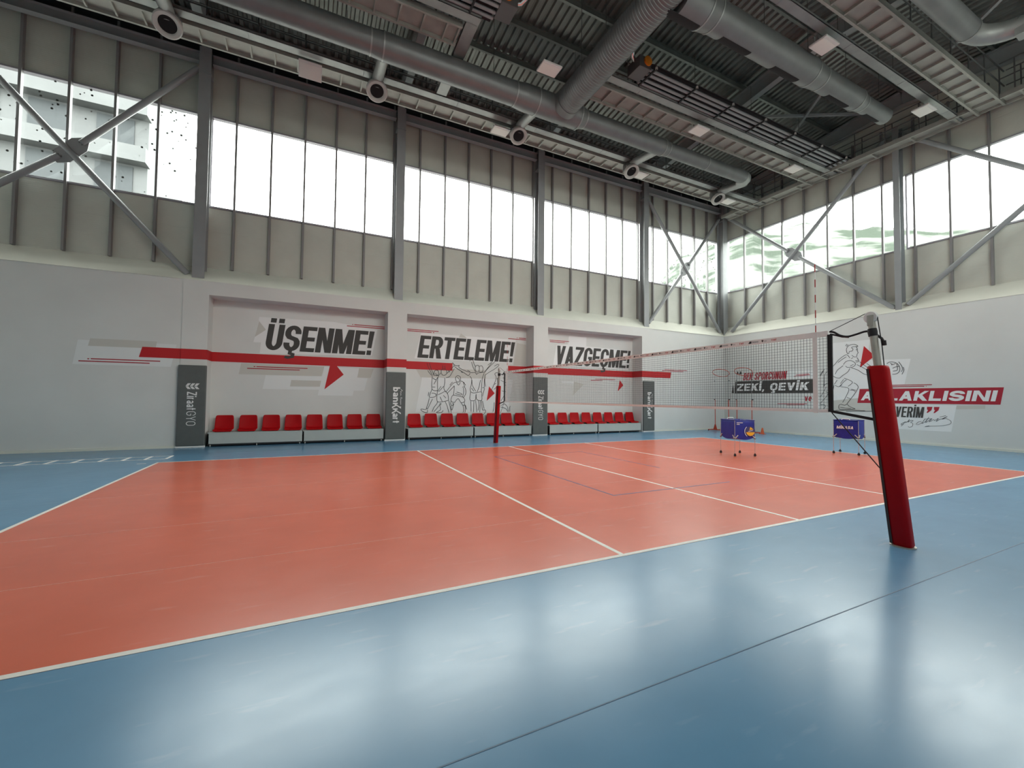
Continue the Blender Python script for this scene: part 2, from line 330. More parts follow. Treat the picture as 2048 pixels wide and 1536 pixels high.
def glyph(ch, W, T, B):
    """Polygons of one letter of height 1; W width, T stem width, B bar height."""
    a, b, ax = T/2, B/2, T/B
    ry = min(0.30, max(0.2, (W/2)/1.2)); rx = W/2-a
    def st(p, closed=False): return stroke(p, B, closed, ax)
    ch0 = {'Ü':'U','Ş':'S','Ç':'C','İ':'I','Ğ':'G'}.get(ch, ch); out = []
    if ch0 == 'E': out = [rect(0,0,T,1), rect(T,0,W,B), rect(T,1-B,W,1), rect(T,.5-b,W*.93,.5+b)]
    elif ch0 == 'F': out = [rect(0,0,T,1), rect(T,1-B,W,1), rect(T,.5-b,W*.9,.5+b)]
    elif ch0 == 'L': out = [rect(0,0,T,1), rect(T,0,W,B)]
    elif ch0 == 'T': out = [rect(0,1-B,W,1), rect(W/2-a,0,W/2+a,1-B)]
    elif ch0 == 'I': out = [rect(0,0,T,1)]
    elif ch0 == '!': out = [[(0.05*T,.29),(T*.85,.29),(T,1),(0,1)], rect(.05*T,0,T*.92,.19)]
    elif ch0 == 'H': out = [rect(0,0,T,1), rect(W-T,0,W,1), rect(T,.5-b,W-T,.5+b)]
    elif ch0 == 'N': out = [rect(0,0,T,1), rect(W-T,0,W,1), [(T*.3,1),(T*1.15,1),(W-T*.3,0),(W-T*1.15,0)]]
    elif ch0 == 'M': out = [rect(0,0,T,1), rect(W-T,0,W,1), [(T*.3,1),(T*1.2,1),(W/2+T*.42,0),(W/2-T*.42,0)], [(W-T*1.2,1),(W-T*.3,1),(W/2+T*.42,0),(W/2-T*.42,0)]]
    elif ch0 == 'V': out = [[(0,1),(T,1),(W/2+T*.5,0),(W/2-T*.5,0)], [(W-T,1),(W,1),(W/2+T*.5,0),(W/2-T*.5,0)]]
    elif ch0 == 'Y': out = [[(0,1),(T,1),(W/2+T*.5,.42),(W/2-T*.5,.42)], [(W-T,1),(W,1),(W/2+T*.5,.42),(W/2-T*.5,.42)], rect(W/2-a,0,W/2+a,.45)]
    elif ch0 == 'A': out = [[(0,0),(T,0),(W/2+T*.5,1),(W/2-T*.5,1)], [(W-T,0),(W,0),(W/2+T*.5,1),(W/2-T*.5,1)], rect(W*.22,.2,W*.78,.2+B)]
    elif ch0 == 'Z': out = [rect(0,1-B,W,1), rect(0,0,W,B), [(0,B),(T*1.15,B),(W,1-B),(W-T*1.15,1-B)]]
    elif ch0 == 'K': out = [rect(0,0,T,1), [(T*.9,.30),(T*.9,.58),(W-T*1.1,1),(W+.02,1)], [(T*.95,.45),(T*1.8,.68),(W+.03,0),(W-T*1.1,0)]]
    elif ch0 == 'U': out = st([(a,1)] + arc(W/2,ry+b,rx,ry,180,360) + [(W-a,1)])
    elif ch0 == 'O': out = st(arc(W/2,1-b-ry,rx,ry,0,180) + arc(W/2,ry+b,rx,ry,180,360), True)
    elif ch0 in 'CG':
        out = st([(W-a,.66)] + arc(W/2,1-b-ry,rx,ry,0,180) + arc(W/2,ry+b,rx,ry,180,360) + [(W-a,.36 if ch0 == 'C' else .5)])
        if ch0 == 'G': out += [rect(W*.52,.5-B*.8,W,.5+B*.1)]
    elif ch0 == 'S':
        r2 = .25-b/2
        out = st([(W-a,.68)] + arc(W/2,1-b-r2,rx,r2,0,180) + [(a+W*.02,.62),(W*.3,.54),(W*.7,.46),(W-a-W*.02,.38)] + arc(W/2,b+r2,rx,r2,0,-180) + [(a,.32)])
    elif ch0 in 'PRB':
        out = [rect(0,0,T,1)] + st([(a,1-b),(W*.5,1-b)] + arc(W*.55,.72,W*.45-a,.28-b,90,-90) + [(a,.44+b)])
        if ch0 == 'R': out += [[(W*.42,.46),(W*.42+T,.46),(W+.02,0),(W-T*1.05,0)]]
        if ch0 == 'B': out += st([(a,.5),(W*.5,.5)] + arc(W*.55,.27,W*.45-a,.27-b,90,-90) + [(a,b)])
    elif ch0 == ',': out = [[(.2*T,.17),(T,.17),(T*.55,-.17),(0,-.17)]]
    elif ch0 == 'i': out = [rect(0,0,T,.68), rect(0,.8,T,.98)]
    elif ch0 == 'e': out = [rect(a,.34-b*.8,W-a,.34+b*.8)] + st(arc(W/2,.34,rx,.34-b,0,310,14))
    elif ch0 == 'v': out = [[(0,.68),(T,.68),(W/2+T*.5,0),(W/2-T*.5,0)], [(W-T,.68),(W,.68),(W/2+T*.5,0),(W/2-T*.5,0)]]
    elif ch0 == 'r': out = [rect(0,0,T,.68)] + st([(a,.4)] + arc(W*.62,.45,W*.62-a,.23-b,170,75,5))
    elif ch0 == 't': out = [rect(W*.2,.12,W*.2+T,.92), rect(0,.56,W,.68)] + st(arc(W*.62,.2,W*.62-W*.2-a,.2-b,185,280,5))
    elif ch0 == 'a': out = [rect(W-T,0,W,.5)] + st(arc(W*.46,.44,W*.54-a,.24-b,150,0,6) + [(W-a,.4)]) + st(arc(W*.46,.2,W*.46-a,.2-b,0,360,12))
    elif ch0 == 'n': out = [rect(0,0,T,.68)] + st([(a,.4)] + arc(W/2,.44,rx,.24-b,180,0) + [(W-a,0)])
    elif ch0 == 'b': out = [rect(0,0,T,1)] + st(arc(W/2,.34,rx,.34-b,0,360,14))
    elif ch0 == 'k': out = [rect(0,0,T,.98), [(T*.9,.22),(T*.9,.42),(W-T,.68),(W+.05,.68)], [(T,.36),(T*1.7,.5),(W+.04,0),(W-T,0)]]
    elif ch0 == '/': out = [[(0,-.18),(T,-.18),(W,1),(W-T,1)]]
    if ch == 'Ü': out += [rect(W/2-T*1.15,1.06,W/2-T*.2,1.06+B*1.1), rect(W/2+T*.2,1.06,W/2+T*1.15,1.06+B*1.1)]
    if ch == 'İ': out += [rect(0,1.06,T,1.06+B*1.1)]
    if ch in 'ŞÇ': out += stroke([(W/2,.05),(W/2-.01,-.09),(W/2+T*.5,-.12),(W/2+T*.5,-.22),(W/2-T*.3,-.26),(W/2-T*.8,-.22)], B*.62, False, ax)
    return out
WID = {'M':1.32,'I':'T','İ':'T','!':'T',',':'T','i':'T','T':.95,'E':.9,'L':.86,'F':.86,'r':.62,'t':.6,'a':.88,'n':.9,'b':.9,'k':.9,'/':.7,' ':.45,'N':1.05}
def text_polys(txt, Wd=.55, T=.2, B=.15, gap=.05):
    x = 0; out = []
    for ch in txt:
        k = WID.get(ch, 1.0); w = T if k == 'T' else Wd*k
        if ch != ' ':
            for p in glyph(ch, w, T, B): out.append([(x+u, v) for u, v in p])
        x += w + gap
    return out, x-gap
def put_text(mb, txt, fn, u0, v0, width, height, shear=0.0, w=0.0, **kw):
    """Left end of the baseline at (u0, v0); letters fill width x height; shear = top offset."""
    P, tot = text_polys(txt, **kw); sx = width/tot
    for i, p in enumerate(P): mb.poly([(u0 + x*sx + y*shear, v0 + y*height) for x, y in p], fn, w + 0.00012*i)
def put_lines(mb, pls, fn, t, w=0.0):
    i = 0
    for pl in pls:
        for q in stroke(pl, t): mb.poly(q, fn, w + 0.00008*(i % 61)); i += 1
def smooth(pls, n=4):
    out = []
    for pl in pls:
        if len(pl) < 3: out.append(pl); continue
        q = [pl[0]] + pl + [pl[-1]]; r = []
        for i in range(1, len(q)-2):
            p0, p1, p2, p3 = q[i-1], q[i], q[i+1], q[i+2]
            for k in range(n):
                s = k/n
                r.append(tuple(0.5*(2*b+(c-a)*s+(2*a-5*b+4*c-d)*s*s+(3*b-a-3*c+d)*s**3) for a, b, c, d in zip(p0, p1, p2, p3)))
        out.append(r + [pl[-1]])
    return out
def decode(s): return [[tuple(int(c)/100 for c in p.split(',')) for p in pl.split(' ')] for pl in s.split(';')]
N2_FIG = "-176,290 -168,271 -156,248 -154,240 -154,189 -133,183;-167,291 -159,269 -149,248 -147,241;-172,262 -168,255 -157,243;-147,241 -147,255 -142,263 -132,263 -129,256 -129,249 -136,241;-145,243 -128,244 -121,253;-128,244 -132,226 -132,179 -134,159 -131,140 -110,140 -87,145;-142,252 -138,248 -137,242;-152,233 -139,226 -132,236;-147,208 -137,225;-153,197 -141,197;-118,253 -118,264 -112,269 -102,269 -96,263 -95,253 -101,246 -111,245 -118,253;-112,269 -112,284;-103,270 -104,283;-94,253 -85,261 -72,277 -64,286;-98,235 -83,241 -73,258 -64,273;-91,265 -83,258;-103,235 -103,216 -106,192 -97,178;-131,181 -118,201;-127,179 -107,201;-130,167 -118,172 -101,181 -96,178 -89,168 -86,145;-121,159 -112,141;-108,165 -97,155;-154,188 -162,168 -163,157 -142,159 -137,168 -146,173 -155,173;-166,177 -169,162;-164,153 -169,131 -174,117 -171,111 -166,120 -158,137 -151,151;-174,117 -178,109 -195,111 -194,105 -183,99 -171,98 -171,108;-131,140 -134,131 -145,117 -152,100;-119,135 -126,122 -145,100;-115,133 -121,124 -119,108 -135,97 -113,98 -109,106;-100,140 -92,124 -88,111 -83,96;-85,144 -79,119 -74,96;-58,229 -58,238 -50,245 -40,242 -37,233 -40,224 -48,219 -55,223 -58,229;-52,238 -44,233 -42,225;-56,219 -71,211 -97,179;-63,204 -93,172;-71,219 -82,206;-55,219 -45,207 -38,220;-38,223 -26,220 -20,201 -14,186 -15,171 -25,156;-24,220 -15,207;-29,199 -22,201;-25,197 -23,181 -27,160;-63,202 -66,169 -72,163;-59,173 -35,167 -31,172 -53,179;-66,167 -41,162 -25,158 -19,150 -19,141 -33,136 -45,152 -54,146 -62,137 -76,144 -72,163;-75,143 -77,131 -71,124 -66,130 -70,135;-76,124 -73,107 -69,113 -64,133;-33,137 -28,128 -19,126 -20,139;-26,126 -22,107 -25,96;-17,128 -15,107 -17,96;-15,126 -9,109;-72,297 -64,288 -52,285 -44,287 -44,278 -21,267 1,261 8,259;-64,281 -42,268 -20,256 -4,247 3,257;-9,268 3,264;-36,261 -28,258;9,303 17,280 27,263;15,314 20,296 26,286;1,306 7,314 17,318 25,311;25,277 27,286 36,291 43,285 43,272 38,264 30,264 25,277;43,287 54,289 60,280 58,266 48,262 43,268;8,259 26,260 31,253 40,259 65,263;65,261 79,279 98,303 101,315 110,318 111,308 87,285 69,265;69,251 88,264 115,280 132,295 125,298 111,290;81,293 96,305;2,245 10,234 10,215 5,194 6,181;12,229 14,208 29,183;10,196 21,183;65,259 57,236 55,205 53,182;69,251 69,221 73,203;49,230 43,201 35,181;66,236 66,201 58,199;6,181 21,176 53,181 56,166 55,146 34,150 31,172;6,179 5,147 27,147 30,170;8,143 10,100;22,143 20,98;29,145 34,107 34,98;42,145 44,124 40,105;56,145 59,109 71,107 74,99 63,86;50,145 48,97;60,143 67,111;68,197 59,163;113,257 119,263 130,263;113,257 120,243 114,222 103,196;124,241 126,210 110,192;100,196 102,184;112,214 120,218;152,244 161,235;141,232 159,223;154,219 165,223 170,211 157,213;143,144 157,166 161,172;146,187 166,183;143,124 158,132 173,120 178,99;143,118 166,112 175,99;185,99 185,118 188,122;112,138 111,115 107,99"
EW_FIG = "-176,359 -182,358 -186,374 -181,387 -169,394 -154,393 -145,385 -161,385 -167,381 -162,375 -166,367 -175,366 -177,358;-151,384 -148,377 -146,363 -144,358 -148,352 -150,343 -158,342 -167,350;-152,371 -148,370;-183,399 -189,391;-179,396 -185,388;-174,339 -184,353 -198,348 -217,332 -230,316 -242,302;-186,345 -202,335 -218,323;-169,335 -162,340;-149,339 -142,323 -153,320;-155,326 -145,326;-198,313 -188,325 -174,328 -162,323 -154,312 -163,301 -183,300 -190,306;-173,305 -161,311;-229,273 -220,291 -199,308;-149,309 -132,298 -108,280;-169,297 -147,287 -126,270 -108,264;-175,295 -183,280 -203,265 -212,256;-242,270 -226,258 -212,256;-139,320 -124,305 -109,292;-116,312 -98,297;-196,255 -166,238 -182,220;-187,248 -198,239 -212,222 -216,219;-222,248 -233,230;-230,225 -216,219 -204,227;-198,250 -210,232;-161,234 -152,228 -146,217 -150,205 -160,187 -187,147;-209,219 -180,211 -188,182 -203,152;-175,204 -164,203 -156,197;-172,208 -154,203;-187,174 -175,168;-207,144 -195,141 -187,146;-206,145 -216,141 -217,128 -210,122 -169,125 -159,127 -177,135 -187,146;-212,131 -197,129 -173,128;-234,227 -238,204;-260,286 -270,272 -272,238 -274,219;-275,221 -265,233 -254,235;-287,268 -271,297;-289,271 -275,292;-265,219 -279,190 -290,175;-268,199 -257,190 -277,161 -291,146;-291,141 -273,141 -269,132 -278,124;-50,306 -41,312 -29,311 -17,304 -10,288 -12,273 -21,265 -33,264;-39,308 -31,302 -22,306;-34,305 -34,299;-32,287 -22,292 -10,293;-19,304 -17,287 -19,278 -31,276;-13,311 -4,294 -2,281 -6,272;1,290 2,277 -4,262;-230,118 -206,119 -173,121 -123,119;-191,115 -146,117 -93,118"
EW_SIG = "-10,64 -3,72 1,81 9,82 16,92 11,81 20,88 26,87 19,80 25,77 23,66 15,62 11,65;-3,72 -10,71 -3,78 7,80;31,75 32,74;50,86 41,83 35,75 41,74 52,82 60,97 51,78 63,89 71,103 61,82 71,91 79,98 71,85 83,94 86,91 96,99 90,88 100,96 109,99 120,107 105,97 116,100;60,94 75,98;100,104 116,110;116,100 127,93 129,85 123,79 103,73 75,70 59,67 71,71"
# ------------------------------------------------------------------ setting: floor and court
fl = MB().box(-15.8, 15.3, -8.9, 8.5, -0.2, 0.0).build('floor', 'blue'); struct(fl)
MB().box(-9.0, 9.0, -4.5, 4.5, 0.0, 0.0015).build('court_surface', 'red_floor', fl)
def fline(x0, x1, y0, y1, m='line', name='court_line', z=0.0025):
    return MB().box(x0, x1, y0, y1, 0.0005, z).build(name, m, fl)
fline(-9, 9, 4.45, 4.5); fline(-9, 9, -4.5, -4.45); fline(-9, -8.95, -4.45, 4.45); fline(8.95, 9, -4.45, 4.45)
fline(-3, -2.95, -4.45, 4.45); fline(2.95, 3, -4.45, 4.45); fline(-0.025, 0.025, -4.45, 4.45)
for x0, x1, y0, y1 in ((-1.37, -1.34, -2.38, 2.54), (-1.34, 1.46, -2.38, -2.35), (-1.34, 1.44, 2.48, 2.51), (1.42, 1.45, -0.6, 2.48)):
    fline(x0, x1, y0, y1, 'navy', 'court_tape')
fline(-9.33, -9.17, 4.385, 4.42)
for y in (-6.05, 6.05): fline(-15.5, 15, y-0.004, y+0.004, 'seam', 'floor_seam', 0.0012)
for y in (-3.03, -1.5, 0.6, 3.03): fline(-8.9, 8.9, y-0.003, y+0.003, 'seam_red', 'floor_seam', 0.002)

# ------------------------------------------------------------------ setting: walls
b = MB()
NICHES = ((-8.69, -3.375), (-2.69, 2.62), (3.32, 8.61))
b.box(-15.6, -9.33, 7.65, 8.4, -0.1, 5.04); b.box(9.27, 15.1, 7.65, 8.4, -0.1, 5.04)
for x0, x1 in ((-9.33, -8.69), (-3.375, -2.69), (2.62, 3.32), (8.61, 9.27)): b.box(x0, x1, 7.625, 8.4, -0.1, 4.63)
b.box(-9.33, 9.27, 7.625, 8.4, 4.63, 5.05)
for x0, x1 in NICHES: b.box(x0, x1, 8.3, 8.4, -0.1, 4.63)
struct(b.build('wall_far', 'plaster'))
struct(MB().box(14.5, 15.13, -8.9, 7.65, -0.1, 5.04).build('wall_right', 'plaster'))
b = MB(); b.box(-15.5, 14.5, -8.9, -8.5, -0.1, 7.57); b.box(-15.5, 14.5, -8.9, -8.5, 10.46, 14.2); b.box(-15.5, -3.1, -8.9, -8.5, 7.57, 10.46); b.box(9.0, 14.5, -8.9, -8.5, 7.57, 10.46)
for x in (3,): b.box(x-0.15, x+0.15, -8.8, -8.5, 7.57, 10.46)
struct(b.build('wall_near', 'plaster'))
for n, x in enumerate((-3, 3)):  # unseen window openings added behind the camera to brighten the far wall
    o = struct(MB().box(x+0.1, x+5.6, -8.62, -8.58, 7.55, 7.62).build('window_%d' % (n+8), 'alu')); MB().box(x+0.1, x+5.9, -8.61, -8.604, 7.56, 10.47).build('pane', 'glass', o)
struct(MB().box(-15.6, -15.2, -8.5, 8.4, -0.1, 14.2).build('wall_left', 'plaster'))
struct(MB().extrude_x([(7.62, 5.04), (8.24, 5.62), (8.24, 5.04)], -15.2, 15.06).build('trim_1', 'cream'))
struct(MB().prism([(14.48, 5.04), (15.07, 5.62), (15.07, 5.04)], lambda u, v, w: (u, w-8.5, v), 16.74).build('trim_2', 'cream'))
b = MB(); b.box(-15.2, 15.05, 8.22, 8.3, 5.5, 7.54); b.box(-15.2, 15.05, 8.22, 8.3, 10.48, 13.5); struct(b.build('wall_far_cladding', 'clad'))
b = MB(); b.box(15.05, 15.13, -8.5, 8.3, 5.5, 7.54)
b.prism([(-8.5, 10.48), (8.3, 10.48), (8.3, 13.3), (0, 14.15), (-8.5, 13.3)], lambda u, v, w: (15.05+w, u, v), 0.08)
struct(b.build('wall_right_cladding', 'clad'))
b = MB(); b.box(-15.2, -9.34, 7.615, 7.65, 0, 0.07); b.box(9.28, 14.48, 7.615, 7.65, 0, 0.07); struct(b.build('baseboard_far', 'cream'))
struct(MB().box(14.465, 14.5, -8.5, 7.62, 0, 0.08).build('baseboard_right', 'cream'))

struct(MB().box(-15.2, 15.05, 8.12, 8.22, 12.28, 13.3).build('eave_dark_strip', 'void'))  # black strip added over the upper cladding so the eave gap reads black

# windows: one per bay, frame with the pane as its part
def window_far(n, x0, x1, g):
    f = MB(); f.box(x0, x1, 8.15, 8.3, 7.53, 7.58); f.box(x0, x1, 8.15, 8.3, 10.44, 10.49)
    f.box(x0, x0+0.05, 8.17, 8.3, 7.58, 10.44); f.box(x1-0.05, x1, 8.17, 8.3, 7.58, 10.44)
    o = struct(f.build('window_%d' % n, 'alu'))
    MB().box(x0+0.03, x1-0.03, 8.24, 8.246, 7.56, 10.46).build('pane', g, o)
for n, (x0, x1, g) in enumerate(((-15.2, -9.12, 'glass_dirty'), (-8.88, -3.12, 'glass'), (-2.88, 2.88, 'glass'), (3.12, 8.88, 'glass'), (9.12, 14.7, 'glass_dirty'))):
    window_far(n+1, x0, x1, g)
def window_end(n, y0, y1, X=15.05, s=1, g='glass'):
    f = MB(); a, c = (X-0.07*s, X+0.08*s)
    x0, x1 = min(a, c), max(a, c)
    f.box(x0, x1, y0, y1, 7.53, 7.58); f.box(x0, x1, y0, y1, 10.44, 10.49)
    f.box(x0, x1, y0, y0+0.05, 7.58, 10.44); f.box(x0, x1, y1-0.05, y1, 7.58, 10.44)
    o = struct(f.build('window_%d' % n, 'alu'))
    MB().box(X+0.02, X+0.026, y0+0.03, y1-0.03, 7.56, 10.46).build('pane', g, o)
window_end(6, 0.25, 7.8); window_end(7, -8.5, 0.01)

# studs of the cladding, every metre
for k in range(-14, 16):
    x = k - 0.19
    if x > 14.4: continue
    o = MB().box(x-0.03, x+0.03, 8.09, 8.215, 5.59, 12.6).build('wall_stud', 'stud'); struct(o)
for k in range(-8, 8):
    y = k - 0.26
    if -0.1 < y-0.13 < 0.1: continue
    o = MB().box(14.93, 15.045, y-0.03, y+0.03, 5.57, 12.6).build('wall_stud', 'stud'); struct(o)

# steel columns
def column(x, b_=0.31, h=0.34, lab=''):
    m = MB(); m.ibeam((x, 7.89, 5.06), (x, 7.89, 12.35), b_, h, 0.022, 0.014, (0, 1, 0))
    m.box(x-b_/2-0.01, x+b_/2+0.01, 7.70, 8.07, 11.52, 11.545)
    o = struct(m.build('steel_column', 'steel')); tag(o, lab, 'column')
column(-9, lab='grey steel column rising above the wall pad nearest the left edge')
column(-3, lab='grey steel column above the pad between the first and second niches')
column(3, lab='grey steel column above the pad between the second and third niches')
column(9, lab='grey steel column right of the third niche, before the corner braces')
column(14.72, 0.34, 0.40, 'grey steel column standing in the far corner of the hall')
def column_end(y, lab):
    m = MB(); m.ibeam((14.74, y, 5.1), (14.74, y, 12.35), 0.2, 0.34, 0.02, 0.012, (1, 0, 0))
    tag(struct(m.build('steel_column', 'steel')), lab, 'column')
column_end(0.13, 'narrow grey steel column in the middle of the right wall windows')
column_end(-7.4, 'narrow grey steel column at the near end of the right wall')

# beams along the head of the far wall, one per bay
for i, (x0, x1) in enumerate(((-15.1, -9.17), (-8.83, -3.17), (-2.83, 2.83), (3.17, 8.83), (9.17, 14.5))):
    m = MB(); m.ibeam((x0, 7.9, 12.09), (x1, 7.9, 12.09), 0.2, 0.3, 0.018, 0.012)
    struct(m.build('wall_head_beam', 'steel'))

# roof: two corrugated slopes, purlins, rafters
def zr(y): return 13.12 + (8.4-abs(y))*0.1
for sgn in (1, -1):
    v, f = [], []; x = -15.6; i = 0
    prof = []
    while x < 15.3:
        prof += [(x, 0), (x+0.10, 0), (x+0.135, 0.07), (x+0.215, 0.07)]; x += 0.25
    for (px, pz) in prof: v += [(px, 0, zr(0)+pz), (px, sgn*8.6, zr(8.6)+pz)]
    for i in range(len(prof)-1): f.append((2*i, 2*i+2, 2*i+3, 2*i+1))
    struct(MB().add(v, f).build('ceiling', 'roof'))
for k in range(-6, 7):
    y = 1.25*k; z = zr(y)
    m = MB(); m.box(-15.2, 15.05, y-0.004, y+0.004, z-0.21, z); m.box(-15.2, 15.05, y-0.04, y+0.04, z-0.215, z-0.205); m.box(-15.2, 15.05, y-0.04, y+0.04, z-0.01, z-0.001)
    struct(m.build('roof_purlin', 'roof'))
for x in (-9, -3, 3, 9, 14.8):
    m = MB()
    for s in (1, -1): m.ibeam((x, s*8.2, zr(8.2)-0.215-0.29), (x, 0, zr(0)-0.215-0.29), 0.24, 0.56, 0.018, 0.01)
    struct(m.build('roof_rafter', 'steel'))
rods = (((9.2, 3.2, 12.95), (14.6, 0.6, 13.2)), ((10.6, 0.2, 13.15), (13.1, 3.6, 12.9)), ((9.2, -2.7, 12.9), (14.5, -6.4, 12.55)), ((9.4, -5.6, 12.6), (12.4, -2.2, 12.95)))
for p, q in rods:
    struct(MB().bar(p, q, 0.09, 0.09).build('roof_brace', 'steel'))

# ------------------------------------------------------------------ diagonal wall braces
def brace(name, label, a, b_, c, d, ctr, fn, n):
    t = thing(name, label, 'brace', loc=Vector(ctr))
    rel(MB().tube([a, b_], 0.085, 12).build('brace_tube', 'steel', smooth=True), t)
    g = Vector(ctr); e1 = (Vector(c)-g).normalized(); e2 = (Vector(d)-g).normalized()
    rel(MB().tube([c, g+e1*0.33], 0.085, 12).build('brace_tube', 'steel', smooth=True), t)
    rel(MB().tube([d, g+e2*0.33], 0.085, 12).build('brace_tube', 'steel', smooth=True), t)
    n = Vector(n); s = e1.cross(n).normalized()
    pts = [g+e1*.5+s*.07, g+e1*.26+s*.22, g-e1*.26+s*.22, g-e1*.5+s*.07, g-e1*.5-s*.07, g-e1*.26-s*.22, g+e1*.26-s*.22, g+e1*.5-s*.07]
    v = [p+n*0.012 for p in pts] + [p-n*0.012 for p in pts]; k = len(pts)
    gp = MB().add(v, [tuple(range(k)), tuple(range(2*k-1, k-1, -1))] + [(i, i+k, (i+1) % k+k, (i+1) % k) for i in range(k)])
    rel(gp.build('gusset_plate', 'steel'), t)
    for e in (e1, e2):
        for q in (.3, .36, .42):
            for w in (-.04, .04): rel(MB().tube([g+e*q+s*w-n*0.02, g+e*q+s*w+n*0.02], 0.014, 6).build('bolt', 'steel_d'), t)
brace('cross_brace', 'grey steel cross brace over the leftmost bay of speckled windows', (-15.1, 7.85, 11.75), (-9.28, 7.85, 5.24), (-9.2, 7.87, 11.72), (-15.1, 7.87, 5.5), (-12.0, 7.86, 8.36), None, (0, -1, 0))
brace('cross_brace', 'grey steel cross brace between the last far wall column and the corner', (9.27, 7.85, 11.52), (14.45, 7.85, 5.28), (14.42, 7.87, 11.6), (9.27, 7.87, 5.38), (11.82, 7.86, 8.45), None, (0, -1, 0))
brace('cross_brace', 'grey steel cross brace on the right wall beside the corner column', (14.68, 7.3, 5.28), (14.68, 0.4, 12.2), (14.7, 7.5, 11.6), (14.7, 0.28, 5.22), (14.69, 4.06, 8.53), None, (1, 0, 0))
brace('cross_brace', 'grey steel cross brace on the right wall running out of the right edge', (14.68, -0.12, 5.3), (14.68, -7.3, 11.6), (14.7, -0.1, 11.9), (14.7, -7.3, 5.3), (14.69, -3.75, 8.55), None, (1, 0, 0))

# ------------------------------------------------------------------ outdoors seen through the glass
def hill_el(az):                                    # skyline elevation (degrees) against azimuth from the hall
    pts = ((-60, 16.5), (-30, 17.3), (-10, 17.6), (5, 17), (16, 16.6), (22, 17.2), (28, 19), (34, 22), (38, 20), (42, 17.5), (46, 14.5), (50, 9), (70, 3))
    for (a0, e0), (a1, e1) in zip(pts, pts[1:]):
        if a0 <= az <= a1: return e0 + (e1-e0)*(az-a0)/(a1-a0)
    return 5
v, f = [], []; NA, NR = 130, 12
for i in range(NA+1):
    az = -60 + 130*i/NA
    for j in range(NR+1):
        d = 34 + 40*j/NR; t = j/NR
        e = math.tan(R(hill_el(az)))*74*t**0.9*(1+0.03*math.sin(az*0.33)+0.02*math.sin(az*0.9+1)) + random.uniform(-.25, .25)*t
        v.append((-5.9+d*math.cos(R(az)), -7.8+d*math.sin(R(az)), 1.6*t+e-0.6))
for i in range(NA):
    for j in range(NR): a = i*(NR+1)+j; f.append((a, a+1, a+NR+2, a+NR+1))
tag(MB().add(v, f).build('hillside', 'hill'), 'green scrub hillside outside the right wall and corner windows', 'hill')
struct(MB().box(-120, 120, -120, 120, -0.6, -0.35).build('ground', 'ground'))
t = thing('apartment_building', 'pale apartment block outside the leftmost bay of windows', 'building', (-27, 26, -0.35))
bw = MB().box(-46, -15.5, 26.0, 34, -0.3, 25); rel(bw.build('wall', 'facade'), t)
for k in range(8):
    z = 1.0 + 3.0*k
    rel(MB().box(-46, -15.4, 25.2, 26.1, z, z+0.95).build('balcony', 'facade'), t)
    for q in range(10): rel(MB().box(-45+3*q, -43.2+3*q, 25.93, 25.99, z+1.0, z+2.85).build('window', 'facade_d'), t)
# ------------------------------------------------------------------ catwalks, trays, ducts under the roof
ZC = 11.4
def catwalk(label, x0, x1, y0, y1, axis='x', name='catwalk'):
    t = thing(name, label, 'catwalk', ((x0+x1)/2, (y0+y1)/2, ZC))
    rail = 0.06
    def add(n, m, mt='deckplate'): rel(m.build(n, mt), t)
    if axis == 'x':
        add('side_rail', MB().box(x0, x1, y0, y0+rail, ZC, ZC+0.16)); add('side_rail', MB().box(x0, x1, y1-rail, y1, ZC, ZC+0.16))
        add('deck', MB().box(x0, x1, y0+rail, y1-rail, ZC+0.10, ZC+0.125))
        n = int((x1-x0)/0.6)
        proto = None
        for k in range(n+1):
            m = MB().box(-0.022, 0.022, y0+rail-t.location.y, y1-rail-t.location.y, 0.02, 0.1) if proto is None else None
            if proto is None: o = m.build('rib', 'deckplate', t); proto = o
            else: o = proto.copy(); C.objects.link(o); o.parent = t
            o.location = (x0+0.3+0.6*k-t.location.x if x0+0.3+0.6*k < x1 else x1-0.05-t.location.x, 0, 0)
        h = MB()
        for yy in (y0+0.03, y1-0.03):
            for z in (ZC+0.65, ZC+1.15): h.tube([(x0, yy, z), (x1, yy, z)], 0.02, 6)
            x = x0+0.5
            while x < x1: h.tube([(x, yy, ZC+0.16), (x, yy, ZC+1.15)], 0.018, 6); x += 1.2
    else:
        add('side_rail', MB().box(x0, x0+rail, y0, y1, ZC, ZC+0.16)); add('side_rail', MB().box(x1-rail, x1, y0, y1, ZC, ZC+0.16))
        add('deck', MB().box(x0+rail, x1-rail, y0, y1, ZC+0.10, ZC+0.125))
        k = 0; y = y0+0.4
        while y < y1:
            add('rib', MB().box(x0+rail, x1-rail, y-0.03, y+0.03, ZC+0.01, ZC+0.1)); y += 1.2
        h = MB()
        for xx in (x0+0.03, x1-0.03):
            for z in (ZC+0.65, ZC+1.15): h.tube([(xx, y0, z), (xx, y1, z)], 0.02, 6)
            y = y0+0.3
            while y < y1: h.tube([(xx, y, ZC+0.16), (xx, y, ZC+1.15)], 0.018, 6); y += 1.0
    add('handrail', h, 'steel_d')
    return t
catwalk('galvanised catwalk running the whole length just inside the far wall', -15.1, 14.6, 5.66, 6.3)
catwalk('galvanised catwalk over the court, stretch left of the cross cable tray', -15.1, -2.42, 2.5, 3.18)
catwalk('galvanised catwalk over the court, stretch starting at the ribbed cross duct', 1.75, 14.6, 2.5, 3.18)
catwalk('galvanised catwalk nearest the right edge of the photo, beside the curving duct', -15.1, 14.6, -2.76, -2.1)
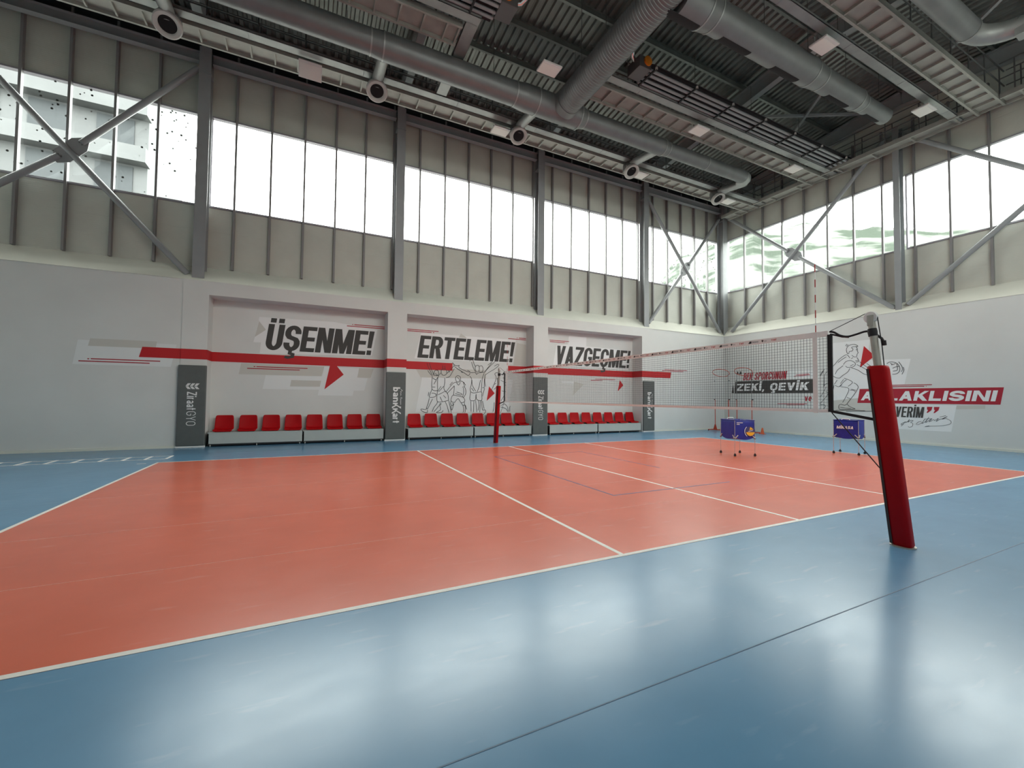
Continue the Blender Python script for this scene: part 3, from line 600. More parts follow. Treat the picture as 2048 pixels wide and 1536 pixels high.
for y0, y1, l in ((3.2, 5.64, 'between the two leftmost long catwalks'), (-2.08, 2.48, 'between the middle and rightmost long catwalks'), (-8.4, -2.78, 'right of the rightmost long catwalk'), (6.32, 7.4, 'in the far corner')):
    catwalk('short cross catwalk along the right wall, ' + l, 14.0, 14.62, y0, y1, 'y', 'cross_catwalk')

def tray(label, x0, x1, y0, y1, z=11.44):
    m = MB(); m.box(x0, x1, y0, y1, z, z+0.012)
    if x1-x0 > y1-y0: m.box(x0, x1, y0, y0+0.012, z, z+0.07); m.box(x0, x1, y1-0.012, y1, z, z+0.07)
    else: m.box(x0, x0+0.012, y0, y1, z, z+0.07); m.box(x1-0.012, x1, y0, y1, z, z+0.07)
    t = thing('cable_tray', label, 'cable tray', ((x0+x1)/2, (y0+y1)/2, z)); rel(m.build('tray', 'galv'), t)
    if x1-x0 > y1-y0:
        x = x0+1.5
        while x < x1: rel(MB().box(x-0.01, x+0.01, y0-0.004, y1+0.004, z-0.006, z+0.075).build('joint_band', 'steel'), t); x += 3.0
    else: rel(MB().box(x0-0.004, x1+0.004, (y0+y1)/2-0.01, (y0+y1)/2+0.01, z-0.006, z+0.075).build('joint_band', 'steel'), t)
    if x1-x0 > y1-y0:
        x = x0+1.0
        while x < x1: rel(MB().tube([(x, (y0+y1)/2, z+0.05), (x, (y0+y1)/2, zr((y0+y1)/2)-0.2)], 0.008, 5).build('hanger_rod', 'steel_d'), t); x += 3.0
tray('galvanised cable tray beside the catwalk along the far wall', -15.1, 14.5, 5.27, 5.55)
tray('galvanised cable tray beside the middle catwalk, right of the ribbed cross duct', 1.95, 14.5, 2.08, 2.34)
tray('galvanised cable tray beside the middle catwalk, left part', -15.1, -2.05, 2.08, 2.34)
tray('galvanised cable tray left of the rightmost long catwalk', -15.1, 14.5, -1.80, -1.55)
tray('short galvanised cable tray crossing between the far wall and middle catwalks', -2.38, -2.03, 2.36, 5.25, 11.46)

# ducts
DA = (3.73, 11.12)
t = thing('air_duct', 'long grey round duct above the far wall side with branch nozzles', 'duct', (0, DA[0], DA[1]))
def seg(n, pts, r, m='duct', nn=28): return rel(MB().tube(pts, r, nn).build(n, m, smooth=True), t)
def band(c, ax, r): return rel(MB().lathe(c, ax, [(r, -0.02), (r+0.012, -0.02), (r+0.012, 0.02), (r, 0.02)], 28).build('joint_band', 'galv', smooth=True), t)
Y, Z = DA
seg('duct_section', [(-15.1, Y, Z), (-4.6, Y, Z)], 0.315); seg('duct_reducer', [(-4.6, Y, Z), (-4.28, Y, Z)], [0.315, 0.35]); seg('duct_section', [(-4.28, Y, Z), (-0.3, Y, Z)], 0.35)
seg('duct_reducer', [(-0.3, Y, Z), (0.06, Y, Z)], [0.35, 0.395]); seg('duct_section', [(0.06, Y, Z), (2.08, Y, Z)], 0.395)
seg('duct_reducer', [(2.08, Y, Z), (2.35, Y, Z)], [0.395, 0.295]); seg('duct_section', [(2.35, Y, Z), (5.94, Y, Z)], 0.295)
seg('duct_reducer', [(5.94, Y, Z), (6.2, Y, Z)], [0.295, 0.25]); seg('duct_section', [(6.2, Y, Z), (10.6, Y, Z)], 0.25)
el = [(10.6+0.5*math.sin(R(a)), Y+0.5*(1-math.cos(R(a))), Z+0.1*(a/90)) for a in range(0, 91, 15)]
seg('duct_elbow', el, 0.23, 'galv')
for x, r in ((-10.0, .315), (-4.6, .315), (-4.28, .35), (-0.3, .35), (0.47, .395), (2.08, .395), (2.35, .295), (5.94, .295), (6.2, .25), (8.3, .25)): band((x, Y, Z), (1, 0, 0), r)
for x in range(-13, 11, 3): rel(MB().tube([(x, Y, Z+0.2), (x, Y, zr(Y)-0.2)], 0.008, 5).build('hanger_rod', 'steel_d'), t)

t = thing('spiral_duct', 'wide spiral wound duct crossing the hall from the far wall duct', 'duct', (1.41, 0, 11.12))
X, Z = 1.41, 11.12; pts, rr = [], []
y = 3.4
while y > -8.3:
    pts += [(X, y, Z), (X, y-0.055, Z), (X, y-0.063, Z), (X, y-0.077, Z)]; rr += [0.412, 0.412, 0.424, 0.424]; y -= 0.085
seg('duct_section', pts, rr); seg('saddle', [(X, 3.45, Z), (X, 3.2, Z)], [0.45, 0.43])
for y in (1.9, -1, -4, -7): rel(MB().tube([(X-0.44, y, Z), (X-0.44, y, zr(y))], 0.01, 5).build('hanger_rod', 'steel_d'), t); rel(MB().tube([(X+0.44, y, Z), (X+0.44, y, zr(y))], 0.01, 5).build('hanger_rod', 'steel_d'), t)

t = thing('grille_duct', 'round duct with dark rectangular grilles over the court centre', 'duct', (7, -0.86, 11.1))
Y, Z = -0.864, 11.145
seg('duct_section', [(1.8, Y, Z), (2.58, Y, Z)], 0.42); seg('duct_reducer', [(2.58, Y, Z), (2.93, Y, Z)], [0.42, 0.375]); seg('duct_section', [(2.93, Y, Z), (7.02, Y, Z)], 0.36)
seg('duct_reducer', [(7.02, Y, Z), (7.55, Y, Z)], [0.36, 0.305]); seg('duct_section', [(7.55, Y, Z), (9.52, Y, Z)], 0.305)
seg('duct_reducer', [(9.52, Y, Z), (9.88, Y, Z)], [0.305, 0.24]); seg('duct_section', [(9.88, Y, Z), (11.32, Y, Z)], 0.24)
for x, r in ((2.58, .42), (2.93, .375), (7.02, .36), (7.55, .305), (9.52, .305), (9.88, .24)): band((x, Y, Z), (1, 0, 0), r)
for x, r, L_ in ((2.0, .42, .54), (3.92, .36, .55), (6.03, .36, .55), (8.63, .305, .55), (10.6, .24, .4)):
    g = MB()
    for k in range(8):
        a0, a1 = R(2+6*k), R(8+6*k)
        q = [(x+sx*L_, Y+(r+0.006)*math.sin(a), Z-(r+0.006)*math.cos(a)) for a in (a0, a1) for sx in (-1, 1)]
        q2 = [(x+sx*L_, Y+(r-0.01)*math.sin(a), Z-(r-0.01)*math.cos(a)) for a in (a0, a1) for sx in (-1, 1)]
        g.add(q+q2, [(0,1,3,2), (4,6,7,5), (0,4,5,1), (2,3,7,6), (0,2,6,4), (1,5,7,3)])
    rel(g.build('grille', 'grille'), t)
for x in range(3, 12, 2): rel(MB().tube([(x, Y, Z+0.15), (x, Y, zr(Y)-0.2)], 0.008, 5).build('hanger_rod', 'steel_d'), t)

t = thing('bend_duct', 'round duct by the rightmost catwalk bending towards the right edge', 'duct', (8, -3.5, 11.0))
Y, Z = -3.55, 11.03
seg('duct_section', [(1.9, Y, Z), (8.99, Y, Z)], 0.242); band((8.99, Y, Z), (1, 0, 0), 0.242)
el = [(8.99+0.67*math.sin(R(a)), Y-0.67*(1-math.cos(R(a))), Z-0.18*(a/90)) for a in range(0, 91, 15)]
seg('duct_elbow', el, 0.225, 'galv'); seg('duct_branch', [el[-1], (9.7, -4.66, 10.7), (9.7, -5.0, 10.5)], [0.225, 0.18, 0.15], 'galv')
rel(MB().box(9.47, 9.8, -4.5, -4.2, 10.55, 10.85).build('damper_box', 'galv'), t)
for x in (3, 5.5, 8): rel(MB().tube([(x, Y, Z+0.15), (x, Y, zr(Y)-0.2)], 0.008, 5).build('hanger_rod', 'steel_d'), t)

# jet nozzles
def nozzle(label, loc=(0, 0, 0)):
    t = thing('air_nozzle', label, 'air nozzle', loc, group='jet nozzles below the far wall duct')
    ax = Vector((0, -0.55, -0.83)).normalized()
    MB().tube([(0, 0.06, 0.16), (0, -0.02, 0.27), (0, -0.22, 0.31), (0, -0.6, 0.26), (0, -1.36, 0.15)], [0.17, 0.165, 0.16, 0.155, 0.155], 20).build('neck', 'galv', t, smooth=True)
    MB().lathe((0, 0, 0.0), -ax, [(0.0, 0.5), (0.2, 0.48), (0.27, 0.3), (0.285, 0.08), (0.285, 0.0)], 28).build('body', 'duct', t, smooth=True)
    MB().lathe((0, 0, 0.0), ax, [(0.285, -0.1), (0.315, -0.08), (0.315, 0.02), (0.29, 0.045), (0.235, 0.035), (0.20, 0.0), (0.195, -0.04)], 32).build('ring', 'ringgrey', t, smooth=True)
    MB().disc(ax*-0.02, ax, 0.2, 28).build('core', 'grille', t)
    for s in (-1, 1): MB().bar((s*0.29, -0.02, 0.02), (s*0.25, 0.02, 0.22), 0.05, 0.015).build('bracket', 'shiny', t)
    return t
nz = nozzle('round jet nozzle nearest the left edge of the photo', (-9.34, 5.36, 11.0))
for x, l in ((-4.2, 'round jet nozzle over the left niche, second from the left edge'), (0.70, 'round jet nozzle over the middle niche, third from the left edge'), (5.95, 'round jet nozzle over the right niche, fourth from the left edge'), (11.2, 'round jet nozzle nearest the far corner, fifth from the left edge')):
    dup(nz, (x, 5.38, 11.0), label=l)

# square lamps (switched off)
def lamp(label, loc):
    t = thing('ceiling_lamp', label, 'lamp', loc, group='square lamps hanging below the catwalks')
    MB().box(-0.31, 0.31, -0.225, 0.225, 0.0, 0.05).build('frame', 'lampframe', t, bevel=0.012)
    MB().box(-0.29, 0.29, -0.15, 0.21, -0.006, 0.004).build('cover', 'lamp', t)
    for s in (-1, 1): MB().tube([(s*0.25, 0.0, 0.05), (s*0.25, 0.02, 0.16), (s*0.2, 0.05, 0.2)], 0.012, 6).build('bracket', 'steel_d', t)
    MB().tube([(0.0, 0.1, 0.05), (0.05, 0.14, 0.22), (0.02, 0.2, 0.24)], 0.01, 6).build('cable', 'black', t)
    return t
lp = lamp('square white lamp under the far wall catwalk, over the left niche', (-6.06, 5.66, 11.18))
for x, y, l in ((0.12, 5.7, 'square white lamp under the far wall catwalk, over the middle niche'), (6.7, 5.71, 'square white lamp under the far wall catwalk, over the right niche'), (12.17, 5.63, 'square white lamp under the far wall catwalk, nearest the corner'),
                (0.23, 2.46, 'square white lamp hanging left of the ribbed cross duct'), (6.46, 2.48, 'square white lamp under the middle catwalk, right of the ribbed duct'), (12.03, 2.48, 'square white lamp under the middle catwalk, near the right wall'),
                (6.46, -1.56, 'square white lamp right of the duct with dark grilles'), (12.19, -1.57, 'square white lamp nearest the right wall windows')):
    dup(lp, (x, y, 11.18), label=l)
bpy.data.objects['ceiling_lamp'].rotation_euler = (R(-48), 0, 0)

# radiant tube heaters
def heater(label, x0, x1, end):
    t = thing('tube_heater', label, 'heater', ((x0+x1)/2, 1.8, 11.6))
    rel(MB().extrude_x([(1.35, 11.62), (1.6, 11.82), (2.0, 11.82), (2.25, 11.62), (2.24, 11.61), (1.99, 11.80), (1.61, 11.80), (1.36, 11.61)], x0, x1).build('reflector', 'void'), t)
    for y in (1.52, 1.68, 1.88, 2.05): rel(MB().tube([(x0, y, 11.56), (x1, y, 11.56)], 0.045, 12).build('tube', 'steel', smooth=True), t)
    x = x0+0.08
    while x < x1:
        rel(MB().bar((x, 1.3, 11.48), (x, 2.22, 11.48), 0.045, 0.045).build('crossbar', 'black'), t)
        for y in (1.32, 2.2): rel(MB().tube([(x, y, 11.46), (x, y, 11.53)], 0.035, 8).build('clamp', 'ringgrey'), t)
        x += 1.72
    xe = x0 if end < 0 else x1; d = end
    rel(MB().box(min(xe, xe+0.45*d), max(xe, xe+0.45*d), 1.45, 2.0, 11.5, 11.85).build('burner_box', 'steel_d', bevel=0.02), t)
    rel(MB().tube([(xe+0.15*d, 1.4, 11.72), (xe+0.15*d, 1.46, 11.72)], 0.14, 20).build('burner_fan', 'orange', smooth=True, bevel=0.01), t)
    rel(MB().tube([(xe+0.3*d, 1.75, 11.8), (xe+0.6*d, 1.6, 11.82), (xe+0.95*d, 1.2, 12.15)], 0.06, 12).build('flexible_flue', 'shiny', smooth=True), t)
heater('black tube heater with orange burner right of the ribbed cross duct', 3.2, 14.3, -1)
heater('black tube heater over the left half of the court', -14.5, -1.75, 1)

# ------------------------------------------------------------------ wall pads with lettering
def pad(label, xc, kind):
    t = thing('wall_pad', label, 'wall pad', (xc, 7.6, 0.05), group='charcoal pads on the niche pillars')
    MB().box(-0.35, 0.35, -0.055, 0.024, 0.0, 2.41).build('cushion', 'pad', t, bevel=0.03)
    MB().box(-0.36, 0.36, -0.03, 0.024, -0.048, 0.0).build('base_strip', 'white', t)
    fn = lambda s, tt, w: (tt, -0.0565-w, -s)                        # text runs downwards, letter tops to the right
    m = MB()
    if kind == 'Z':
        put_text(m, 'Ziraat', fn, -1.61, -0.11, 0.54, 0.24, Wd=.52, T=.15, B=.13, gap=.10)
        put_text(m, 'GYO', fn, -1.03, -0.11, 0.42, 0.23, Wd=.62, T=.09, B=.08, gap=.12)
        m.build('lettering', 'white', t)
        sC = -1.78
        for k in range(3):
            u = -0.15+0.105*k
            for s in (-1, 1):
                MB().poly([(sC+s*0.006, u), (sC+s*0.006, u+0.065), (sC+s*0.085, u+0.13), (sC+s*0.085, u+0.05)], fn).build('emblem_leaf', 'white', t)
    else:
        def part_text(txt, s0, L_):
            P, tot = text_polys(txt, Wd=.55, T=.17, B=.16, gap=.08); k = L_/tot
            for i, p in enumerate(P): m.poly([(s0+x*k, -0.10+y*0.25) for x, y in p], fn, 0.00012*i)
        part_text('ban', -1.87, 0.53)
        for u0 in (-1.31, -1.11):
            for i, q in enumerate(([(0, 0), (.05, 0), (.05, .17), (0, .17)], [(.05, .04), (.05, .105), (.165, .29), (.215, .29)], [(.075, .10), (.10, .14), (.20, -.03), (.145, -.03)])):
                m.poly([(u0+x, -0.10+y) for x, y in q], fn, 0.0003*i)
        part_text('art', -0.93, 0.35)
        m.build('lettering', 'white', t)
        e = MB(); put_lines(e, [[(-1.80, .17), (-1.75, .23), (-1.71, .16), (-1.67, .19), (-1.63, .16), (-1.60, .19), (-1.57, .16)], [(-1.51, .16), (-1.48, .23), (-1.45, .16), (-1.41, .19), (-1.37, .16), (-1.34, .19), (-1.31, .16), (-1.27, .19), (-1.24, .16)], [(-1.18, .17), (-1.16, .19), (-1.14, .17), (-1.16, .15), (-1.18, .17)]], fn, 0.012)
        e.build('tagline', 'white', t)
pad('charcoal pad with white leaf emblem on the pillar left of the left niche', -9.02, 'Z')
pad('charcoal pad without emblem on the pillar between left and middle niches', -3.06, 'b')
pad('charcoal pad with white leaf emblem between middle and right niches', 2.93, 'Z')
pad('charcoal pad without emblem right of the right niche', 8.99, 'b')

# ------------------------------------------------------------------ printed wall graphics
GX = dict(
 n1_white=[(-7.42,4.19),(-5.15,4.22),(-4.89,4.19),(-3.64,4.05),(-3.82,3.07),(-7.38,2.97),(-7.35,3.34),(-7.57,3.33),(-7.53,3.51),(-7.22,3.77),(-7.44,4.08)],
 n1_tri=[(-7.42,4.03),(-7.22,3.77),(-7.53,3.51)],
 n1_beige=[(-7.89,2.62),(-5.41,2.61),(-5.5,2.27),(-7.95,2.26)], n1_light=[(-7.19,2.25),(-5.46,2.27),(-5.54,1.79),(-7.27,1.79)],
 n1_beige2=[(-6.43,2.11),(-5.5,2.11),(-5.54,1.9),(-6.46,1.89)],
 n1_light2=[(-5.41,2.61),(-4.26,2.6),(-4.29,2.26),(-3.95,2.25),(-4.06,1.79),(-4.42,1.78),(-4.45,1.59),(-5.6,1.6)],
 n1_beige3=[(-4.25,2.6),(-3.74,2.6),(-3.85,2.26),(-4.31,2.26)], n1_arrow=[(-5.23,2.66),(-5.01,2.66),(-4.77,2.35),(-5.39,1.81)])
def FAR(Y): return lambda u, v, w: (u, Y-w*0.5, v)
def END(u, v, w): return (14.5-w*0.5, -u, v)
def graphic(label, loc): return thing('wall_graphic', label, 'wall graphic', loc, group='printed graphics on the walls')
def decal(t, name, m, polys, fn, w):
    for i, p in enumerate(polys): rel(MB().poly(p, fn, w + 0.0006*i).build(name, m), t)
def dbl(t, pls, fn, m='printmaroon', w=0.012):
    for pl in pls:
        b_ = MB(); put_lines(b_, [pl], fn, 0.028, w); rel(b_.build('printed_line', m), t)
F = FAR(8.3)
t = graphic('printed slogan with red arrow pointing right in the left niche', (-6, 8.3, 1.6))
decal(t, 'panel', 'printwhite', [GX['n1_white']], F, 0.004); decal(t, 'beige_block', 'printbeige', [GX['n1_tri'], GX['n1_beige'], GX['n1_beige3']], F, 0.005)
decal(t, 'pale_block', 'printlight', [GX['n1_light'], GX['n1_light2']], F, 0.0042); decal(t, 'beige_block', 'printbeige', [GX['n1_beige2']], F, 0.006)
decal(t, 'arrow', 'printred', [GX['n1_arrow']], F, 0.010)
dbl(t, [[(-4.7,4.115),(-3.38,4.115)], [(-4.45,4.18),(-3.38,4.18)], [(-4.52,4.18),(-4.49,4.18)], [(-7.72,2.46),(-6.18,2.46)], [(-7.46,2.525),(-5.94,2.525)], [(-7.54,2.525),(-7.49,2.525)]], F)
m = MB(); put_text(m, 'ÜŞENME!', F, -7.25, 3.10, 3.40, 0.88, 0.115, 0.014, Wd=.55, T=.20, B=.155, gap=.04); rel(m.build('lettering', 'printdark'), t)
t = graphic('printed slogan above outlined volleyball players in the middle niche', (0, 8.3, 1.0))
decal(t, 'panel', 'printwhite', [[(-2.01,4.07),(2.11,4.08),(1.96,3.06),(-2.25,3.06)]], F, 0.004)
decal(t, 'pale_block', 'printlight', [[(-1.94,2.33),(2.0,2.36),(1.74,0.96),(-2.17,0.99)]], F, 0.004)
decal(t, 'beige_block', 'printbeige', [[(-2.22,2.72),(0.74,2.72),(0.74,2.38),(-2.0,2.34)], [(-0.38,4.17),(-0.12,4.0),(-0.47,4.0)], [(2.16,3.95),(2.6,3.9),(2.6,2.97),(2.0,2.97)]], F, 0.005)
dbl(t, [[(-2.54,4.175),(-1.31,4.175)], [(-2.54,4.115),(-1.59,4.115)], [(-1.54,4.115),(-1.49,4.115)], [(1.74,4.11),(2.6,4.11)], [(2.25,4.17),(2.6,4.17)], [(2.15,4.17),(2.19,4.17)]], F)
m = MB(); put_text(m, 'ERTELEME!', F, -2.14, 3.10, 4.09, 0.87, 0.125, 0.014, Wd=.54, T=.195, B=.15, gap=.04); rel(m.build('lettering', 'printdark'), t)
decal(t, 'arrow', 'printred', [[(0.88,2.05),(1.14,1.76),(0.78,1.44)]], F, 0.010)
groups = [[], [], [], []]
for pl in decode(N2_FIG):
    c = sum(q[0] for q in pl)/len(pl); groups[0 if c < -0.75 else 1 if c < 0.0 else 2 if c < 0.95 else 3].append(pl)
for g in groups:
    m = MB(); put_lines(m, smooth(g), F, 0.019, 0.016); rel(m.build('player_outline', 'ink'), t)
t = graphic('printed slogan with small red arrow in the right niche', (6, 8.3, 1.7))
decal(t, 'panel', 'printwhite', [[(4.83,4.45),(5.82,4.46),(5.8,4.03),(8.58,3.98),(8.33,3.03),(4.05,3.04),(4.0,3.13),(4.17,4.01),(4.79,4.05)]], F, 0.004)
decal(t, 'pale_block', 'printlight', [[(4.47,2.37),(5.13,2.36),(5.09,2.26),(4.45,2.27)]], F, 0.004); decal(t, 'beige_block', 'printbeige', [[(5.12,2.36),(5.68,2.24),(5.07,1.72)]], F, 0.005)
decal(t, 'arrow', 'printred', [[(7.81,2.5),(8.03,2.25),(7.68,1.94)]], F, 0.010)
dbl(t, [[(3.8,4.19),(4.84,4.19)], [(3.81,4.125),(4.61,4.125)], [(4.66,4.125),(4.69,4.125)], [(6.07,2.445),(6.76,2.445)], [(6.33,2.505),(7.53,2.505)]], F)
m = MB(); put_text(m, 'VAZGEÇME!', F, 4.08, 3.10, 4.29, 0.87, 0.13, 0.014, Wd=.52, T=.185, B=.145, gap=.04); rel(m.build('lettering', 'printdark'), t)
F = FAR(7.65)
t = graphic('pale grey printed panel with twin red lines left of the left niche', (-10.5, 7.65, 2.4))
decal(t, 'panel', 'printlight', [[(-11.61,3.06),(-9.44,3.06),(-9.56,2.39),(-11.7,2.38)]], F, 0.004); decal(t, 'beige_block', 'printbeige', [[(-11.36,3.11),(-9.9,3.12),(-9.93,2.91),(-11.4,2.9)]], F, 0.005)
dbl(t, [[(-11.58,2.475),(-10.05,2.475)], [(-11.4,2.54),(-11.36,2.54)], [(-11.33,2.545),(-9.81,2.545)]], F)
t = graphic('short twin red lines printed right of the right niche', (10.8, 7.65, 3.0))
dbl(t, [[(9.92,3.005),(11.41,3.005)], [(10.1,3.065),(11.66,3.065)]], F)
# the red band that folds in and out of the niches
S0, S1 = 2.645, 2.945
path = [(-10.3, 7.643), (-9.33, 7.643), (-9.333, 7.62), (-8.685, 7.62), (-8.685, 8.292), (-3.38, 8.292), (-3.38, 7.62), (-2.685, 7.62), (-2.685, 8.292), (-0.72, 8.292)]
path2 = [(1.75, 8.292), (2.615, 8.292), (2.615, 7.62), (3.325, 7.62), (3.325, 8.292), (8.605, 8.292), (8.605, 7.62), (9.273, 7.62), (9.273, 7.643), (10.55, 7.643)]
t = thing('wall_stripe', 'bold red stripe printed along the far wall and through the niches', 'wall graphic', (0, 7.65, S0))
for pth, a0, a1 in ((path, 0.07, -0.03), (path2, 0.0, 0.0)):
    m = MB()
    for i, (p, q) in enumerate(zip(pth, pth[1:])):
        x0t, x1b = (p[0]+(a0 if i == 0 else 0)), p[0]
        m.add([(x1b, p[1], S0), (q[0]+(-0.05 if pth is path2 and i == len(pth)-2 else 0), q[1], S0), (q[0], q[1], S1), (x0t, p[1], S1)], [(0, 1, 2, 3)])
    rel(m.build('stripe', 'printred'), t)

t = graphic('large printed quotation with crouching player on the right wall', (14.5, 2, 1))
decal(t, 'panel', 'printwhite', [[(-2.36,4.09),(-1.03,4.08),(-1.14,3.25),(0.23,3.2),(0.03,2.24),(-1.41,2.08),(-1.47,1.71),(-2.39,1.6)]], END, 0.004)
decal(t, 'panel', 'printwhite', [[(-0.75,1.49),(1.44,1.47),(1.29,0.53),(-0.7,0.53)]], END, 0.004)
decal(t, 'panel', 'printlight', [[(-4.32,3.03),(-3.1,3.01),(-3.1,2.56),(-4.35,2.53)]], END, 0.004)
decal(t, 'beige_block', 'printbeige', [[(-2.37,1.61),(-1.45,1.73),(-1.49,1.54),(-0.89,1.5),(-0.9,1.2),(-2.36,1.11)], [(1.44,1.46),(2.13,1.49),(2.12,1.36),(1.42,1.33)]], END, 0.003)
decal(t, 'triangle', 'printred', [[(-1.24,3.84),(-0.88,3.4),(-1.39,2.96)]], END, 0.010)
decal(t, 'red_banner', 'printmaroon', [[(-1.41,2.08),(2.56,2.08),(2.47,1.51),(-1.5,1.51)]], END, 0.008)
m = MB(); put_text(m, 'AHLAKLISINI', END, -1.38, 1.62, 3.74, 0.36, 0.07, 0.011, Wd=1.05, T=.30, B=.24, gap=.12); rel(m.build('lettering', 'printwhite'), t)
decal(t, 'black_banner', 'printdark', [[(-6.98,2.56),(-3.1,2.56),(-3.1,1.93),(-7.04,1.93)], [(-7.11,2.42),(-7.07,1.94),(-7.21,1.95)]], END, 0.008)
m = MB(); put_text(m, 'ZEKİ, ÇEVİK', END, -6.93, 2.06, 3.54, 0.37, 0.06, 0.011, Wd=.80, T=.26, B=.2, gap=.12); rel(m.build('lettering', 'printwhite'), t)
m = MB(); put_text(m, 'BEN SPORCUNUN', END, -6.55, 2.61, 2.18, 0.37, 0.08, 0.010, Wd=.46, T=.16, B=.12, gap=.10); rel(m.build('lettering', 'printmaroon'), t); m = MB(); put_text(m, 've', END, -3.55, 1.56, 0.30, 0.31, 0.03, 0.010, Wd=.5, T=.18, B=.14, gap=.10); rel(m.build('lettering', 'printmaroon'), t)
m = MB(); put_text(m, 'SEVERİM', END, -0.62, 0.99, 1.16, 0.40, 0.05, 0.011, Wd=.5, T=.18, B=.13, gap=.06); rel(m.build('lettering', 'printdark'), t)
def quotes(u, v, h, s): return [[(u+k*0.19*s, v+h), (u+k*0.19*s+0.15*s, v+h), (u+k*0.19*s+0.12*s, v+h*.45), (u+k*0.19*s+0.02*s, v), (u+k*0.19*s-0.02*s, v), (u+k*0.19*s+0.03*s, v+h*.5), (u+k*0.19*s, v+h*.5)] for k in (0, 1)]
decal(t, 'closing_quotes', 'printmaroon', quotes(0.66, 1.18, 0.22, 1), END, 0.011)
decal(t, 'opening_quotes', 'printdark', [[(u, 2.93), (u+0.13, 2.93), (u+0.13, 3.0), (u+0.1, 3.09), (u+0.06, 3.09), (u+0.03, 3.0)] for u in (-6.93, -6.76)], END, 0.011)
dbl(t, [[(-0.61,2.21),(0.81,2.21)], [(-0.61,2.155),(0.6,2.155)], [(0.64,2.155),(0.66,2.155)], [(-4.0,2.71),(-3.3,2.76)], [(-3.91,2.77),(-3.34,2.80)], [(-4.78,1.42),(-3.44,1.44)], [(-4.36,1.37),(-3.56,1.39)]], END)
m = MB(); put_lines(m, smooth(decode(EW_FIG)), END, 0.018, 0.014); rel(m.build('player_outline', 'ink'), t)
m = MB(); put_lines(m, smooth(decode(EW_SIG)), END, 0.012, 0.014); rel(m.build('signature', 'ink'), t)

# ------------------------------------------------------------------ spectator platforms and seats
def platform(label, x0, x1):
    t = thing('seat_platform', label, 'platform', ((x0+x1)/2, 7.95, 0), group='low seat platforms in the niches')
    h = (x1-x0)/2
    MB().box(-h, h, -0.33, -0.31, 0.085, 0.40).build('front_panel', 'bench', t)
    MB().box(-h, h, -0.34, 0.33, 0.40, 0.43).build('top', 'bench', t)
    m = MB(); m.box(-h+0.01, h-0.01, -0.30, 0.32, 0.035, 0.40); m.box(-h, -h+0.03, -0.33, -0.29, 0.06, 0.43) ; m.build('frame', 'void', t)
    for k in (-1, 0, 1):
        c = MB().tube([(k*(h-0.07)-0.012, -0.29, 0.03), (k*(h-0.07)+0.012, -0.29, 0.03)], 0.03, 12); c.box(k*(h-0.07)-0.018, k*(h-0.07)+0.018, -0.30, -0.28, 0.03, 0.07)
        c.build('caster', 'ringgrey', t)
def seat(label, loc):
    t = thing('stadium_seat', label, 'seat', loc, group='red seats on the niche platforms')
    prof = [(-0.235, 0.012), (-0.225, 0.05), (-0.1, 0.045), (0.06, 0.04), (0.13, 0.075), (0.17, 0.2), (0.2, 0.36), (0.215, 0.465), (0.22, 0.5), (0.23, 0.505)]   # (y, z) mid-line
    wid = [0.235, 0.26, 0.265, 0.265, 0.262, 0.257, 0.25, 0.24, 0.215, 0.19]
    crv = [0, .012, .02, .022, .02, .015, .012, .008, .004, 0]
    v, f = [], []; N_ = 9
    for (y, z), w, c in zip(prof, wid, crv):
        for k in range(N_):
            u = -1+2*k/(N_-1); v.append((u*w, y - (0.03*u*u if z > 0.15 else 0), z + c*(abs(u)**3)*1.6))
    for i in range(len(prof)-1):
        for k in range(N_-1): a = i*N_+k; f.append((a, a+1, a+N_+1, a+N_))
    o = MB().add(v, f).build('shell', 'seat', t, smooth=True)
    md = o.modifiers.new('thickness', 'SOLIDIFY'); md.thickness = 0.012; md.offset = 0
    md2 = o.modifiers.new('smooth', 'SUBSURF'); md2.levels = 1; md2.render_levels = 1
    MB().box(-0.2, 0.2, -0.15, -0.11, 0, 0.035).build('mount', 'void', t); MB().box(-0.2, 0.2, 0.05, 0.09, 0, 0.035).build('mount', 'void', t)
    return t
ORD = ('first', 'second', 'third', 'fourth', 'fifth', 'sixth', 'seventh', 'eighth')
proto = None
for (x0, x1), nm in zip(NICHES, ('left', 'middle', 'right')):
    xm = (x0+x1)/2
    platform('grey seat platform on casters, left half of the %s niche' % nm, x0+0.08, xm-0.01)
    platform('grey seat platform on casters, right half of the %s niche' % nm, xm+0.01, x1-0.08)
    for k in range(8):
        lab = 'red plastic seat in the %s niche, %s from the left' % (nm, ORD[k]); loc = (xm + (k-3.5)*0.645 + 0.03, 7.95, 0.43)
        if proto is None: proto = seat(lab, loc)
        else: dup(proto, loc, label=lab)

